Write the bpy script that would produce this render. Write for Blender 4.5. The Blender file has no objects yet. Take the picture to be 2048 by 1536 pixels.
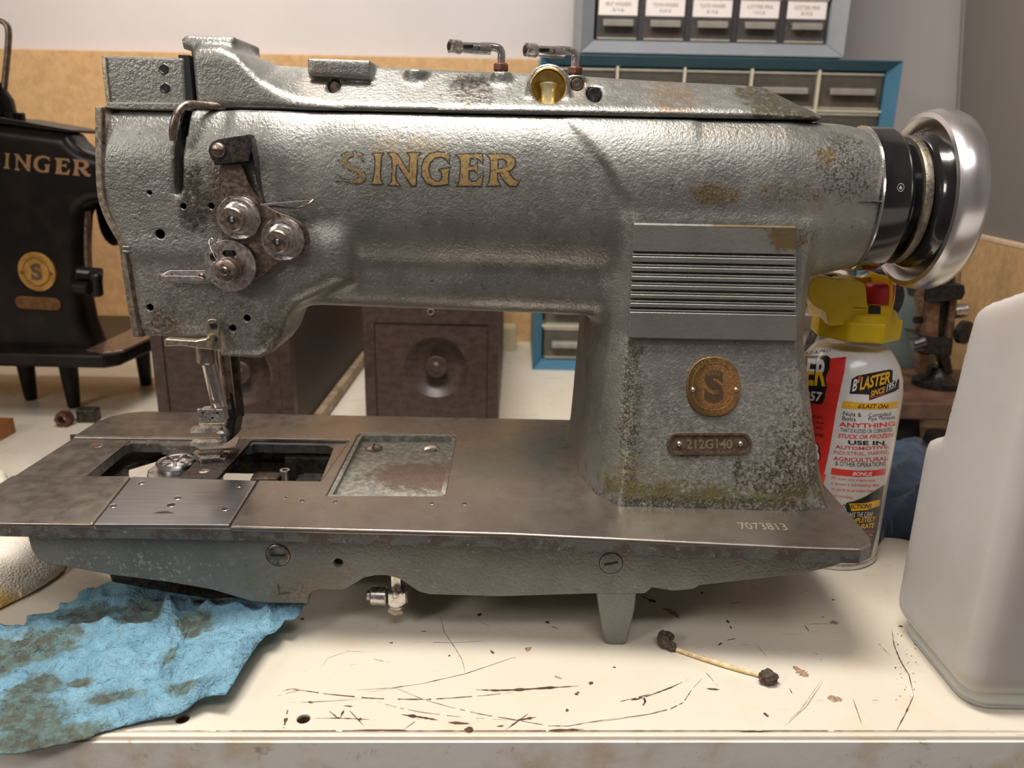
import bpy, bmesh, math, random
import numpy as np
from mathutils import Vector, Matrix, geometry, noise
from mathutils.bvhtree import BVHTree
random.seed(4); RNG = np.random.default_rng(4)
S = 0.01                      # all building numbers are centimetres
SC = bpy.context.scene; COL = SC.collection

# ---------------------------------------------------------------- camera, world, lights, exposure
PITCH, ROLL, FPX, HC = math.radians(16.6), 0.020, 1550.0, 25.0
XA = np.array([1., 0, 0]); FW = np.array([0, math.cos(PITCH), -math.sin(PITCH)]); U0 = np.array([0, math.sin(PITCH), math.cos(PITCH)])
RT = XA*math.cos(ROLL)+U0*math.sin(ROLL); UP = U0*math.cos(ROLL)-XA*math.sin(ROLL); CP = np.array([0, 0, HC])
cd = bpy.data.cameras.new('camera'); cam = bpy.data.objects.new('camera', cd); COL.objects.link(cam); SC.camera = cam
cd.sensor_width = 36; cd.lens = FPX/2048*36; cd.clip_start = 0.01
m = Matrix.Identity(4)
for i in range(3):
    m[i][0] = RT[i]; m[i][1] = UP[i]; m[i][2] = -FW[i]; m[i][3] = CP[i]*S
cam.matrix_world = m
cd.dof.use_dof = True; cd.dof.focus_distance = 0.415; cd.dof.aperture_fstop = 9.0
SC.view_settings.view_transform = 'Standard'; SC.view_settings.look = 'None'; SC.view_settings.gamma = 1
SC.view_settings.use_curve_mapping = False; SC.view_settings.exposure = 0.10
w = bpy.data.worlds.new('room_light'); SC.world = w; w.use_nodes = True
w.node_tree.nodes['Background'].inputs[0].default_value = (1.0, 0.95, 0.9, 1); w.node_tree.nodes['Background'].inputs[1].default_value = 0.05
def area(name, loc, tgt, sx, sy, power, col):
    l = bpy.data.lights.new(name, 'AREA'); l.shape = 'RECTANGLE'; l.size = sx*S; l.size_y = sy*S; l.energy = power; l.color = col
    o = bpy.data.objects.new(name, l); COL.objects.link(o); o.location = Vector(loc)*S
    o.rotation_euler = (Vector(tgt)-Vector(loc)).to_track_quat('-Z', 'Y').to_euler(); return o
area('bench_lamp', (-10, 28, 92), (-2, 41, 10), 46, 13, 9.6, (1.0, 0.945, 0.88))
area('wall_lamp', (-44, 88, 66), (-44, 84, 0), 44, 8, 1.15, (1.0, 0.90, 0.78))
area('side_lamp', (-75, -30, 64), (0, 42, 16), 22, 22, 2.4, (1.0, 0.93, 0.86))
area('room_fill', (30, -90, 205), (0, 40, 20), 140, 50, 17.0, (1.0, 0.96, 0.95))  # unseen fill light, added to brighten surfaces facing the camera

# ---------------------------------------------------------------- geometry helpers (cm)
def ray(px, py): return FW+RT*(px-1024)/FPX-UP*(py-768)/FPX
def aty(px, py, y): r = ray(px, py); return CP+r*(y/r[1])       # point of the sight line in the vertical plane y
def atz(px, py, z): r = ray(px, py); return CP+r*((z-HC)/r[2])  # point of the sight line in the horizontal plane z
def XZ(pts, y): return [(aty(a, b, y)[0], aty(a, b, y)[2]) for a, b in pts]
def XY(pts, z): return [(atz(a, b, z)[0], atz(a, b, z)[1]) for a, b in pts]
ORG = {}
def empty(name, org, label=None, cat=None, group=None, parent=None):
    o = bpy.data.objects.new(name, None); COL.objects.link(o); o.empty_display_size = 0.01
    p = ORG.get(parent.name, (0, 0, 0)) if parent else (0, 0, 0)
    if parent: o.parent = parent
    o.location = [(org[i]-p[i])*S for i in range(3)]; ORG[o.name] = tuple(org)
    tag(o, label, cat, group); return o
def tag(o, label=None, cat=None, group=None, kind=None):
    if label: o['label'] = label
    if cat: o['category'] = cat
    if group: o['group'] = group
    if kind: o['kind'] = kind
    return o
def link(name, V, F, mat, parent=None, org=None, smooth=False, angle=None, wn=False):
    V = np.asarray(V, float)
    if org is None: org = ORG[parent.name] if parent else (0, 0, 0)
    p = ORG[parent.name] if parent else (0, 0, 0)
    me = bpy.data.meshes.new(name)
    VV = (V-np.array(org))*S
    if isinstance(F, np.ndarray):
        nF, k = F.shape
        me.vertices.add(len(VV)); me.vertices.foreach_set('co', VV.ravel())
        me.loops.add(nF*k); me.loops.foreach_set('vertex_index', F.ravel().astype(np.int32))
        me.polygons.add(nF); me.polygons.foreach_set('loop_start', (np.arange(nF)*k).astype(np.int32))
        me.update(calc_edges=True)
    else: me.from_pydata([tuple(v) for v in VV], [], [tuple(f) for f in F]); me.update()
    me.materials.append(mat)
    if smooth: me.polygons.foreach_set('use_smooth', [True]*len(me.polygons))
    if smooth and not angle and not isinstance(F, np.ndarray): angle = 50
    if angle: me.set_sharp_from_angle(angle=math.radians(angle))
    o = bpy.data.objects.new(name, me); COL.objects.link(o)
    if parent: o.parent = parent
    o.location = [(org[i]-p[i])*S for i in range(3)]; ORG[o.name] = tuple(org)
    if wn:
        me.polygons.foreach_set('use_smooth', [True]*len(me.polygons)); me.set_sharp_from_angle(angle=math.radians(35)); md = o.modifiers.new('wn', 'WEIGHTED_NORMAL'); md.keep_sharp = True; md.weight = 80
    return o
class G:                                                # geometry collector
    def __init__(s): s.V = []; s.F = []
    def add(s, V, F): b = len(s.V); s.V += [tuple(v) for v in V]; s.F += [tuple(b+i for i in f) for f in F]; return s
    def out(s, name, mat, parent=None, **k): return link(name, s.V, s.F, mat, parent, **k)
def bev(V, F, w, seg=2, ang=28):
    bm = bmesh.new(); vs = [bm.verts.new(v) for v in V]
    for f in F:
        try: bm.faces.new([vs[i] for i in f])
        except ValueError: pass
    bmesh.ops.recalc_face_normals(bm, faces=bm.faces)
    es = [e for e in bm.edges if len(e.link_faces) == 2 and e.calc_face_angle(0) > math.radians(ang)]
    if w > 0: bmesh.ops.bevel(bm, geom=es, offset=w, segments=seg, profile=0.5, affect='EDGES', clamp_overlap=True)
    bm.verts.index_update(); V2 = [v.co[:] for v in bm.verts]; F2 = [[v.index for v in f.verts] for f in bm.faces]; bm.free()
    return V2, F2
BOXF = [(0, 1, 3, 2), (4, 6, 7, 5), (0, 4, 5, 1), (2, 3, 7, 6), (0, 2, 6, 4), (1, 5, 7, 3)]
def box(x0, x1, y0, y1, z0, z1, w=0, seg=2):
    V = [(x, y, z) for x in (x0, x1) for y in (y0, y1) for z in (z0, z1)]
    return bev(V, BOXF, w, seg)
def prism(outer, lo, hi, axis='y', w=0, holes=(), seg=2, tf=None):
    loops = [list(outer)]+[list(h) for h in holes]
    flat = [p for l in loops for p in l]; n = len(flat)
    def P(p, t): return {'y': (p[0], t, p[1]), 'z': (p[0], p[1], t), 'x': (t, p[0], p[1])}[axis]
    if callable(lo): V = [P(p, lo(p)) for p in flat]
    else: V = [P(p, lo) for p in flat]
    V += [P(p, hi(p) if callable(hi) else hi) for p in flat]
    if holes: caps = geometry.tessellate_polygon([[Vector((p[0], p[1], 0)) for p in l] for l in loops])
    else: caps = [tuple(range(n))]
    F = [tuple(c) for c in caps]+[tuple(i+n for i in reversed(c)) for c in caps]
    b = 0
    for l in loops:
        k = len(l)
        for i in range(k): a, c = b+i, b+(i+1) % k; F.append((a, c, c+n, a+n))
        b += k
    V, F = bev(V, F, w, seg)
    return (V, F) if tf is None else ([tf(v) for v in V], F)
def frame(d):
    d = np.array(d, float); d /= np.linalg.norm(d); a = np.array([0, 0, 1.]) if abs(d[2]) < .9 else np.array([1., 0, 0])
    u = np.cross(a, d); u /= np.linalg.norm(u); return d, u, np.cross(d, u)
def lathe(prof, c, d=(0, 0, 1), n=32, cap=True):       # prof: (radius, distance along d)
    d, u, v = frame(d); c = np.array(c, float); V = []; F = []
    for r, t in prof:
        for i in range(n):
            a = 2*math.pi*i/n; V.append(tuple(c+d*t+(u*math.cos(a)+v*math.sin(a))*max(r, 1e-4)))
    for j in range(len(prof)-1):
        for i in range(n): a, b = j*n+i, j*n+(i+1) % n; F.append((a, b, b+n, a+n))
    if cap: F.append(tuple(range(n))[::-1]); F.append(tuple((len(prof)-1)*n+i for i in range(n)))
    return V, F
def cyl(a, b, r, n=24, bv=0.0):
    a, b = np.array(a, float), np.array(b, float); L = np.linalg.norm(b-a)
    pr = [(r, 0), (r, L)] if bv <= 0 else [(r-bv, 0), (r, bv), (r, L-bv), (r-bv, L)]
    return lathe(pr, a, b-a, n)
def tube(path, r, n=12, flat=None):
    P = [np.array(p, float) for p in path]; V = []; F = []; k = len(P); u = None
    for i in range(k):
        t = P[min(i+1, k-1)]-P[max(i-1, 0)]; t /= np.linalg.norm(t)
        if u is None: _, u, _ = frame(t)
        u = u-t*(u@t); u /= np.linalg.norm(u); v = np.cross(t, u); rr = r[i] if isinstance(r, (list, tuple)) else r
        for j in range(n): a = 2*math.pi*j/n; V.append(tuple(P[i]+rr*(u*math.cos(a)+v*math.sin(a))))
    for i in range(k-1):
        for j in range(n): a, b = i*n+j, i*n+(j+1) % n; F.append((a, b, b+n, a+n))
    F.append(tuple(range(n))[::-1]); F.append(tuple((k-1)*n+j for j in range(n))); return V, F
def ribbon(path, nrm, wid, th):                         # flat strip along a path
    P = [np.array(p, float) for p in path]; V = []; F = []; k = len(P); nrm = np.array(nrm, float)
    for i in range(k):
        t = P[min(i+1, k-1)]-P[max(i-1, 0)]; t /= np.linalg.norm(t)
        s = np.cross(t, nrm); s /= np.linalg.norm(s); q = np.cross(s, t); ww = wid[i] if isinstance(wid, (list, tuple)) else wid
        for a, b in ((-1, -1), (1, -1), (1, 1), (-1, 1)): V.append(tuple(P[i]+s*a*ww/2+q*b*th/2))
    for i in range(k-1):
        for j in range(4): a, b = i*4+j, i*4+(j+1) % 4; F.append((a, b, b+4, a+4))
    F += [(3, 2, 1, 0), tuple((k-1)*4+j for j in range(4))]; return V, F
def smoothpts(p, it=2, closed=False):
    for _ in range(it):
        q = []; n = len(p)
        if not closed: q.append(p[0])
        for i in range(n if closed else n-1):
            a, b = np.array(p[i], float), np.array(p[(i+1) % n], float); q += [tuple(a*.75+b*.25), tuple(a*.25+b*.75)]
        if not closed: q.append(p[-1])
        p = q
    return p
def circ(cx, cy, r, n=20, ry=None): return [(cx+r*math.cos(2*math.pi*i/n), cy+(ry or r)*math.sin(2*math.pi*i/n)) for i in range(n)]

# ---------------------------------------------------------------- material helpers
class M:
    def __init__(s, name):
        s.m = bpy.data.materials.new(name); s.m.use_nodes = True; s.t = s.m.node_tree; s.t.nodes.clear()
        s.o = s.t.nodes.new('ShaderNodeOutputMaterial'); s.b = s.t.nodes.new('ShaderNodeBsdfPrincipled')
        s.t.links.new(s.b.outputs[0], s.o.inputs[0])
        tc = s.t.nodes.new('ShaderNodeTexCoord'); s.v = s.vm('SCALE', tc.outputs['Object'], sc=100.0)   # object space in cm
    def nd(s, t): return s.t.nodes.new(t)
    def put(s, i, x):
        if hasattr(x, 'links'): s.t.links.new(x, i)
        elif isinstance(x, (tuple, list)) and len(x) == 3 and i.type == 'RGBA': i.default_value = (*x, 1)
        else: i.default_value = x
    def vm(s, op, a, b=None, sc=None):
        n = s.nd('ShaderNodeVectorMath'); n.operation = op; s.put(n.inputs[0], a)
        if b is not None: s.put(n.inputs[1], b)
        if sc is not None: s.put(n.inputs['Scale'], sc)
        return n.outputs['Value'] if op in ('LENGTH', 'DISTANCE', 'DOT_PRODUCT') else n.outputs[0]
    def ma(s, op, a, b=None, c=None, cl=False):
        n = s.nd('ShaderNodeMath'); n.operation = op; n.use_clamp = cl; s.put(n.inputs[0], a)
        if b is not None: s.put(n.inputs[1], b)
        if c is not None: s.put(n.inputs[2], c)
        return n.outputs[0]
    def noi(s, sc, de=3, ro=.55, v=None, st=None, dist=0):
        n = s.nd('ShaderNodeTexNoise'); v = v or s.v
        if st: v = s.vm('MULTIPLY', v, st)
        s.put(n.inputs['Vector'], v); n.inputs['Scale'].default_value = sc; n.inputs['Detail'].default_value = de; n.inputs['Roughness'].default_value = ro
        n.inputs['Distortion'].default_value = dist; return n.outputs[0]
    def vor(s, sc, feat='F1', v=None):
        n = s.nd('ShaderNodeTexVoronoi'); n.feature = feat; s.put(n.inputs['Vector'], v or s.v); n.inputs['Scale'].default_value = sc; return n.outputs['Distance']
    def rng(s, x, a, b, c=0., d=1.):
        n = s.nd('ShaderNodeMapRange'); n.interpolation_type = 'SMOOTHSTEP'; s.put(n.inputs[0], x)
        for i, k in zip((1, 2, 3, 4), (a, b, c, d)): n.inputs[i].default_value = k
        return n.outputs[0]
    def mix(s, f, a, b):
        n = s.nd('ShaderNodeMix'); n.data_type = 'RGBA'; s.put(n.inputs[0], f); s.put(n.inputs[6], a); s.put(n.inputs[7], b); return n.outputs[2]
    def bump(s, h, st=.5, di=.05, nrm=None):
        n = s.nd('ShaderNodeBump'); s.put(n.inputs['Height'], h); n.inputs['Strength'].default_value = st; n.inputs['Distance'].default_value = di*S
        if nrm: s.put(n.inputs['Normal'], nrm)
        return n.outputs[0]
    def spot(s, c, r, no=None, k=.6, soft=.5):           # soft-edged blotch about a point (world cm minus the origin given)
        d = s.vm('LENGTH', s.vm('DIVIDE', s.vm('SUBTRACT', s.v, c), r))
        if no is not None: d = s.ma('ADD', d, s.ma('MULTIPLY', s.ma('SUBTRACT', no, .5), -2*k))
        return s.rng(d, 1+soft/2, 1-soft/2)
    def set(s, **k):
        for n, x in k.items():
            s.put(s.b.inputs[{'col': 'Base Color', 'met': 'Metallic', 'ro': 'Roughness', 'nrm': 'Normal', 'tr': 'Transmission Weight', 'coat': 'Coat Weight', 'cr': 'Coat Roughness',
                              'sp': 'Specular IOR Level', 'al': 'Alpha', 'ss': 'Subsurface Weight', 'sh': 'Sheen Weight', 'ior': 'IOR'}[n]], x)
        return s.m
def flat(name, col, ro=.5, met=0., var=.12, sc=3., bp=0., **k):
    q = M(name); n = q.noi(sc, 4); c = q.mix(q.rng(n, .3, .7), tuple(x*(1-var) for x in col), tuple(min(1, x*(1+var)) for x in col))
    if bp: k['nrm'] = q.bump(q.noi(sc*4, 3), bp, .03)
    return q.set(col=c, ro=ro, met=met, **k)

MO = (0., 41., 6.9)                                     # origin of the grey machine
def mo(x, y, z): return (x-MO[0], y-MO[1], z-MO[2])
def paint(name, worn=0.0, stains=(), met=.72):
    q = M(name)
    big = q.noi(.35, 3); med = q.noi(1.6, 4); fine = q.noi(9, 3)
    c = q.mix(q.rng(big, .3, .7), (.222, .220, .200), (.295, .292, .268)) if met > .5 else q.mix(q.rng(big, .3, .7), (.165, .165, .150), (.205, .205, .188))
    c = q.mix(q.rng(q.noi(4, 4, .65), .60, .72), c, (.13, .133, .122))
    chip = q.noi(3.2, 6, .7)
    c = q.mix(q.ma('MULTIPLY', q.rng(chip, .60-.05*worn, .64-.05*worn), .35+.4*worn), c, (.36, .35, .32))
    for (p, r, col, no, k) in stains:
        f = q.spot(mo(*p), r, q.noi(1.2, 4, .6), 1.0)
        f = q.ma('MULTIPLY', f, q.rng(q.noi(no, 5, .7), .50-k*.25, .62-k*.15))
        c = q.mix(q.ma('MULTIPLY', f, .9), c, col)
    cell = q.noi(5.6, 2, .5, dist=.25); cell2 = q.noi(11, 2)
    h = q.ma('ADD', q.ma('MULTIPLY', cell, .75), q.ma('MULTIPLY', cell2, .45))
    return q.set(col=c, met=met, ro=q.rng(med, .3, .7, .36, .47), nrm=q.bump(h, .55, .075), sp=.5)
OL = (.085, .062, .026); BR = (.075, .050, .034); WH = (.40, .385, .35); OR = (.19, .115, .035)
colst = [((6.4, 39, 11.5), (.55, 9, 4.5), OL, 8, .3), ((7.6, 39, 8.5), (2.3, 9, 1.2), (.30, .24, .10), 10, .15), ((11.5, 39, 7.7), (6.2, 9, .6), (.17, .145, .04), 10, .6), ((11.5, 39, 6.9), (6.8, 9, .6), (.07, .06, .045), 7, .4),
         ((15.6, 39, 9.6), (1.7, 9, 2.4), OL, 8, .55), ((14., 39, 8.6), (1.5, 9, .8), OL, 8, .5), ((15.3, 39, 12.6), (1.3, 9, 2.5), WH, 5, .15), ((12, 39, 9.6), (5, 9, 1.8), WH, 5, .2), ((14, 39, 12.2), (2.2, 9, 1.5), WH, 5, .25),
         ((12.2, 39, 8.9), (.25, 9, .7), BR, 6, .5), ((9.6, 39, 10.1), (.9, 9, .5), BR, 7, .6), ((8.2, 39, 11.3), (1.6, 9, 1.6), WH, 6, .0),
         ((13.9, 40, 23.3), (2.0, 9, .5), OR, 6, .05), ((10., 40, 23.2), (1.3, 9, .5), OR, 7, .4), ((16.6, 40, 24.6), (1.5, 9, 1.6), BR, 7, .15), ((11, 42, 26.2), (4.5, 9, .35), OR, 7, -.1),
         ((15.6, 40, 25.2), (.45, 9, .4), OR, 6, .5), ((14.5, 40, 21.3), (1.0, 9, .7), OR, 7, .1), ((-1.5, 40, 26.0), (.0001, .0001, .0001), OL, 5, 0),
         ((-5.4, 40, 25.1), (1.9, 9, .6), (.30, .26, .18), 3, .5), ((-16.3, 40, 22.5), (.8, 9, 1.7), (.07, .055, .045), 4, .7), ((-15, 40, 22.6), (.7, 9, 1.6), (.13, .10, .07), 5, .6),
         ((-18.6, 40, 15.9), (.9, 9, .7), (.16, .08, .045), 4, .5), ((-12.9, 40, 15.3), (.8, 9, .8), OL, 5, .5), ((-18, 40, 16.5), (3.5, 9, 2.), WH, 5, .1), ((-14, 40, 15.8), (2.5, 9, 2), WH, 5, .1)]
MT = {}
MT['paint'] = paint('hammered_grey_paint', .5, colst)
MT['paintc'] = paint('hammered_grey_paint_cover', .35, [((-10.5, 42, 28.2), (1., 9, .8), (.30, .27, .24), 1.2, .8), ((13.7, 42, 28.), (2.2, 9, 1.6), (.10, .085, .05), 4, .7), ((8., 42, 27.9), (1.2, 9, 1.), (.26, .2, .15), 2, .5),
                     ((3.4, 42, 28.3), (.8, 9, .5), (.3, .25, .2), 2, .4), ((-2.5, 42, 28), (1.2, 9, .8), BR, 4, .3), ((16, 42, 27.6), (1.2, 9, .8), (.09, .08, .065), 3, 1.)])
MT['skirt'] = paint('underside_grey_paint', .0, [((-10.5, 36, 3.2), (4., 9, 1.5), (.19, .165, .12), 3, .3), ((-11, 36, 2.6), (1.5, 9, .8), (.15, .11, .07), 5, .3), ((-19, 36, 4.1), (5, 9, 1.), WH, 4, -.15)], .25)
q = M('worn_paint_edge'); g = q.rng(q.noi(1.1, 5, .6), .47, .55); c = q.mix(q.rng(q.noi(.9, 5, .7), .46, .56), (.205, .205, .195), (.15, .125, .11)); c = q.mix(q.rng(q.noi(3.5, 5, .7), .6, .66), c, (.42, .40, .37))
MT['edge'] = q.set(col=c, met=.6, ro=.36, nrm=q.bump(q.noi(4, 4, .6), .4, .05))
q = M('bed_steel'); a = q.noi(.22, 4, .6); c = q.mix(q.rng(a, .35, .65), (.235, .20, .172), (.275, .243, .213)); c = q.mix(q.ma('MULTIPLY', q.rng(q.noi(.35, 4, .55), .5, .72), .35), c, (.15, .10, .078))
c = q.mix(q.ma('MULTIPLY', q.spot(mo(-1, 44, 6.9), (4., 2.2, 2.), q.noi(.8, 4), .8), .55), c, (.17, .20, .185))
c = q.mix(q.ma('MULTIPLY', q.spot(mo(1.5, 47, 6.9), (2.5, 2.2, 2.), q.noi(.8, 4), .8), .6), c, (.16, .20, .19))
br = q.noi(6, 3, .6, st=(.35, 3.5, 1))
MT['bed'] = q.set(col=c, met=.85, ro=q.rng(q.noi(1.2, 4), .3, .7, .26, .37), nrm=q.bump(br, .12, .02))
q = M('bright_steel_plate'); c = q.mix(q.rng(q.noi(1.5, 4, st=(.3, 3, 1)), .3, .7), (.34, .335, .34), (.40, .395, .40)); MT['plate'] = q.set(col=c, met=.95, ro=.30, nrm=q.bump(q.noi(9, 3, st=(.2, 4, 1)), .06, .02))
MT['pocket'] = None
q = M('recess_paint'); c = q.mix(q.rng(q.noi(2.5, 6, .7), .45, .58), (.20, .195, .165), (.36, .34, .29)); c = q.mix(q.ma('MULTIPLY', q.spot(mo(-5.2, 42.5, 6.5), (3.2, 2.2, 3), q.noi(1.4, 5, .7), 1.), .85), c, (.115, .065, .042))
c = q.mix(q.ma('MULTIPLY', q.rng(q.noi(5, 5, .7), .56, .62), .5), c, (.18, .15, .05)); MT['pocket'] = q.set(col=c, met=.15, ro=.55, nrm=q.bump(q.noi(5, 4), .9, .1))
def metal(name, a, b, ro=.3, sc=2.5, rust=None, met=.95, bp=.15):
    q = M(name); c = q.mix(q.rng(q.noi(sc, 5, .6), .38, .62), a, b)
    if rust: c = q.mix(q.rng(q.noi(sc*1.6, 5, .7), .56, .66), c, rust)
    return q.set(col=c, met=met, ro=q.rng(q.noi(sc*2, 3), .3, .7, ro*.75, ro*1.25), nrm=q.bump(q.noi(sc*4, 3), bp, .03))
MT['nickel'] = metal('nickel', (.56, .53, .50), (.72, .69, .66), .27, rust=(.20, .13, .10))
MT['steel'] = metal('steel', (.52, .48, .46), (.64, .60, .585), .36, rust=(.24, .17, .14))
MT['brsteel'] = metal('browned_steel', (.24, .185, .15), (.35, .28, .24), .38, rust=(.12, .075, .055))
MT['chrome'] = metal('chrome', (.70, .67, .68), (.80, .78, .78), .12, rust=(.55, .38, .36))
MT['rusty'] = metal('rusted_nut', (.12, .05, .035), (.19, .08, .05), .5, met=.6, bp=.5)
MT['brass'] = metal('aged_brass', (.52, .45, .35), (.64, .56, .45), .34, rust=(.34, .27, .19))
MT['gold'] = metal('sight_brass', (.85, .58, .16), (.95, .72, .28), .12)
MT['goldpale'] = flat('brass_tube', (.75, .66, .40), .35, met=.3)
MT['darkst'] = metal('dark_steel', (.075, .07, .072), (.12, .11, .115), .34, met=.9)
MT['blackst'] = metal('black_steel', (.025, .024, .024), (.045, .042, .04), .36, met=.7)
MT['castdark'] = metal('dirty_casting', (.035, .028, .022), (.09, .075, .06), .45, met=.6, bp=.4)
MT['black'] = flat('black_void', (.006, .006, .006), .6)
MT['enamel'] = (lambda q: q.set(col=q.mix(q.rng(q.noi(7, 6, .7), .70, .72), (.010, .009, .010), (.30, .28, .26)), ro=.16, coat=.6, nrm=q.bump(q.noi(2, 3), .05, .03)))(M('black_enamel'))
MT['copper'] = (lambda q: q.set(col=q.mix(q.spot(mo(11.1, 39, 13.2), (1.1, 9, 1.4), q.noi(2, 4), .4), (.25, .15, .055), q.mix(q.rng(q.noi(9, 4, .7), .4, .6), (.62, .34, .13), (.42, .21, .09))), met=.9, ro=.36, nrm=q.bump(q.noi(8, 4, .7), .5, .05)))(M('copper_badge'))
MT['badge'] = metal('brown_badge', (.12, .08, .055), (.17, .12, .085), .42, met=.7, bp=.4)
MT['alu'] = (lambda q: q.set(col=(.72, .69, .69), met=.95, ro=.27, nrm=q.bump(q.noi(6, 3), .04, .02)))(M('polished_aluminium_rim')); MT['aluold'] = metal('polished_aluminium', (.68, .65, .65), (.71, .68, .68), .30, sc=.8, bp=.02)
MT['wornrim'] = metal('worn_flange', (.17, .155, .13), (.25, .22, .16), .42, rust=(.38, .28, .10), met=.8, bp=.4)
def decalmat(name, col, loss, ro=.45, met=0., org=None):
    q = M(name); q.t.links.remove(q.o.inputs[0].links[0]); tr = q.nd('ShaderNodeBsdfTransparent'); mx = q.nd('ShaderNodeMixShader')
    f = q.rng(q.noi(6, 6, .75), .60-loss*.3, .64-loss*.3)
    if org:
        sx = q.spot(mo(*org[0]), org[1], q.noi(1.5, 4, .7), .7, .3); f = q.ma('MAXIMUM', f, q.ma('MULTIPLY', sx, q.rng(q.noi(4, 6, .8), .49, .53)))
    q.t.links.new(f, mx.inputs[0]); q.t.links.new(q.b.outputs[0], mx.inputs[1]); q.t.links.new(tr.outputs[0], mx.inputs[2]); q.t.links.new(mx.outputs[0], q.o.inputs[0])
    c = q.mix(q.rng(q.noi(5, 4), .3, .7), col, tuple(x*.7 for x in col)); return q.set(col=c, ro=ro, met=met)
MT['gilt'] = decalmat('worn_gilt', (.46, .31, .13), .12, .4, .5, ((-8.6, 40, 24.3), (1.3, 9, 1.2)))
MT['giltline'] = decalmat('worn_outline', (.06, .055, .05), .18, .4, .3, ((-8.6, 40, 24.3), (1.5, 9, 1.3)))
MT['oldgilt'] = decalmat('faded_gilt', (.36, .20, .09), .0)
# bench and room
q = M('bench_laminate'); c = q.mix(q.rng(q.noi(.12, 4), .3, .7), (.70, .63, .515), (.74, .675, .57)); c = q.mix(q.ma('MULTIPLY', q.rng(q.noi(.28, 5, .6), .55, .72), .38), c, (.70, .55, .34))
c = q.mix(q.rng(q.noi(2.2, 4, .7), .735, .76), c, (.22, .12, .07)); c = q.mix(q.rng(q.noi(1.3, 3, .5, st=(.25, 2.2, 1), dist=1.), .715, .73), c, (.55, .42, .30))
MT['bench'] = q.set(col=c, ro=q.rng(q.noi(.5, 4), .3, .7, .26, .42), nrm=q.bump(q.noi(1.5, 4), .06, .04))
q = M('bench_front_paint'); c = q.mix(q.rng(q.noi(.22, 5, .6), .46, .70), (.90, .86, .80), (.70, .54, .36)); c = q.mix(q.ma('MULTIPLY', q.rng(q.noi(.7, 6, .75), .58, .68), .6), c, (.34, .22, .12)); c = q.mix(q.rng(q.noi(5, 4, .8), .69, .72), c, (.12, .07, .045))
MT['bfront'] = q.set(col=c, ro=.42, nrm=q.bump(q.noi(1.5, 5), .25, .06))
MT['chip'] = flat('bare_board', (.085, .04, .022), .8, var=.5, sc=5)
MT['chiplt'] = flat('scuffed_board', (.36, .24, .15), .8, var=.4, sc=6)
MT['wall'] = flat('painted_wall', (.60, .555, .545), .65, var=.03, sc=.06, bp=.05)
q = M('fibreboard'); c = q.mix(q.rng(q.noi(1.0, 6, .75), .35, .65), (.50, .30, .135), (.62, .39, .185)); c = q.mix(q.rng(q.noi(2.2, 5, .7), .62, .72), c, (.36, .21, .10)); MT['mdf'] = q.set(col=c, ro=.75, nrm=q.bump(q.noi(2, 5), .15, .05))
MT['mdfedge'] = flat('fibreboard_edge', (.68, .50, .34), .8)

# ---------------------------------------------------------------- structure
MT['floorm'] = flat('concrete_floor', (.25, .24, .23), .8)
tag(link('floor', *box(-160, 160, -170, 112, -92, -90), MT['floorm']), kind='structure')
MT['ceil'] = flat('ceiling_paint', (.70, .68, .65), .8, var=.02); MT['dimwall'] = flat('dim_wall_paint', (.48, .45, .42), .8, var=.05, sc=.05)
tag(link('ceiling', *box(-160, 160, -170, 112, 212, 215), MT['ceil']), kind='structure')
tag(link('wall_front', *box(-160, 160, -174, -170, -92, 215), MT['dimwall']), kind='structure')
tag(link('wall_left', *box(-164, -160, -170, 112, -92, 215), MT['dimwall']), kind='structure')
tag(link('wall_right', *box(160, 164, -170, 112, -92, 215), MT['dimwall']), kind='structure')
tag(link('wall_back', *box(-160, 160, 106, 110, -92, 215), MT['wall']), kind='structure')

# ---------------------------------------------------------------- bench
TA = math.atan2(29.71-28.54, 23.84+18.02)               # the front edge runs a little away to the right
def ty(x): return 28.54+(x+18.02)*math.tan(TA)
bench = empty('workbench', (0, 60, -90), 'cream laminate workbench top with scratched worn front edge under everything', 'workbench')
holes = [circ(*atz(365, 1437, 0)[:2], .30, 16), circ(*atz(607, 1437, 0)[:2], .30, 16)]
tp = [(-95, ty(-95)), (75, ty(75)), (75, 105.9), (-95, 105.9)]
link('tabletop', *prism(tp, -3.5, 0, 'z', .06, holes), MT['bench'], bench)
for cx, cy in [atz(365, 1437, 0)[:2], atz(607, 1437, 0)[:2]]:
    link('countersink', *lathe([(.305, -.03), (.28, -.4), (.25, -1.2), (.001, -1.25)], (cx, cy, 0), (0, 0, 1), 20, False), MT['chip'], bench)
link('front_edging', *prism([(-95, ty(-95)-.32), (75, ty(75)-.32), (75, ty(75)-.03), (-95, ty(-95)-.03)], -3.5, -.012, 'z', .07), MT['bench'], bench)
link('front_board', *prism([(-95, ty(-95)-.42), (75, ty(75)-.42), (75, ty(75)+1.4), (-95, ty(-95)+1.4)], -14, -3.45, 'z', .1), MT['bfront'], bench)
fb = prism([(-95, ty(-95)-.46), (75, ty(75)-.46), (75, ty(75)-.33), (-95, ty(-95)-.33)], -3.6, -.22, 'z', .02); link('apron', *fb, MT['bfront'], bench)
for lx in (-88, 68):
    for ly in (36, 98): link('leg', *box(lx-3.5, lx+3.5, ly-3.5, ly+3.5, -90, -3.5, .3), MT['bfront'], bench)
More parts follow.
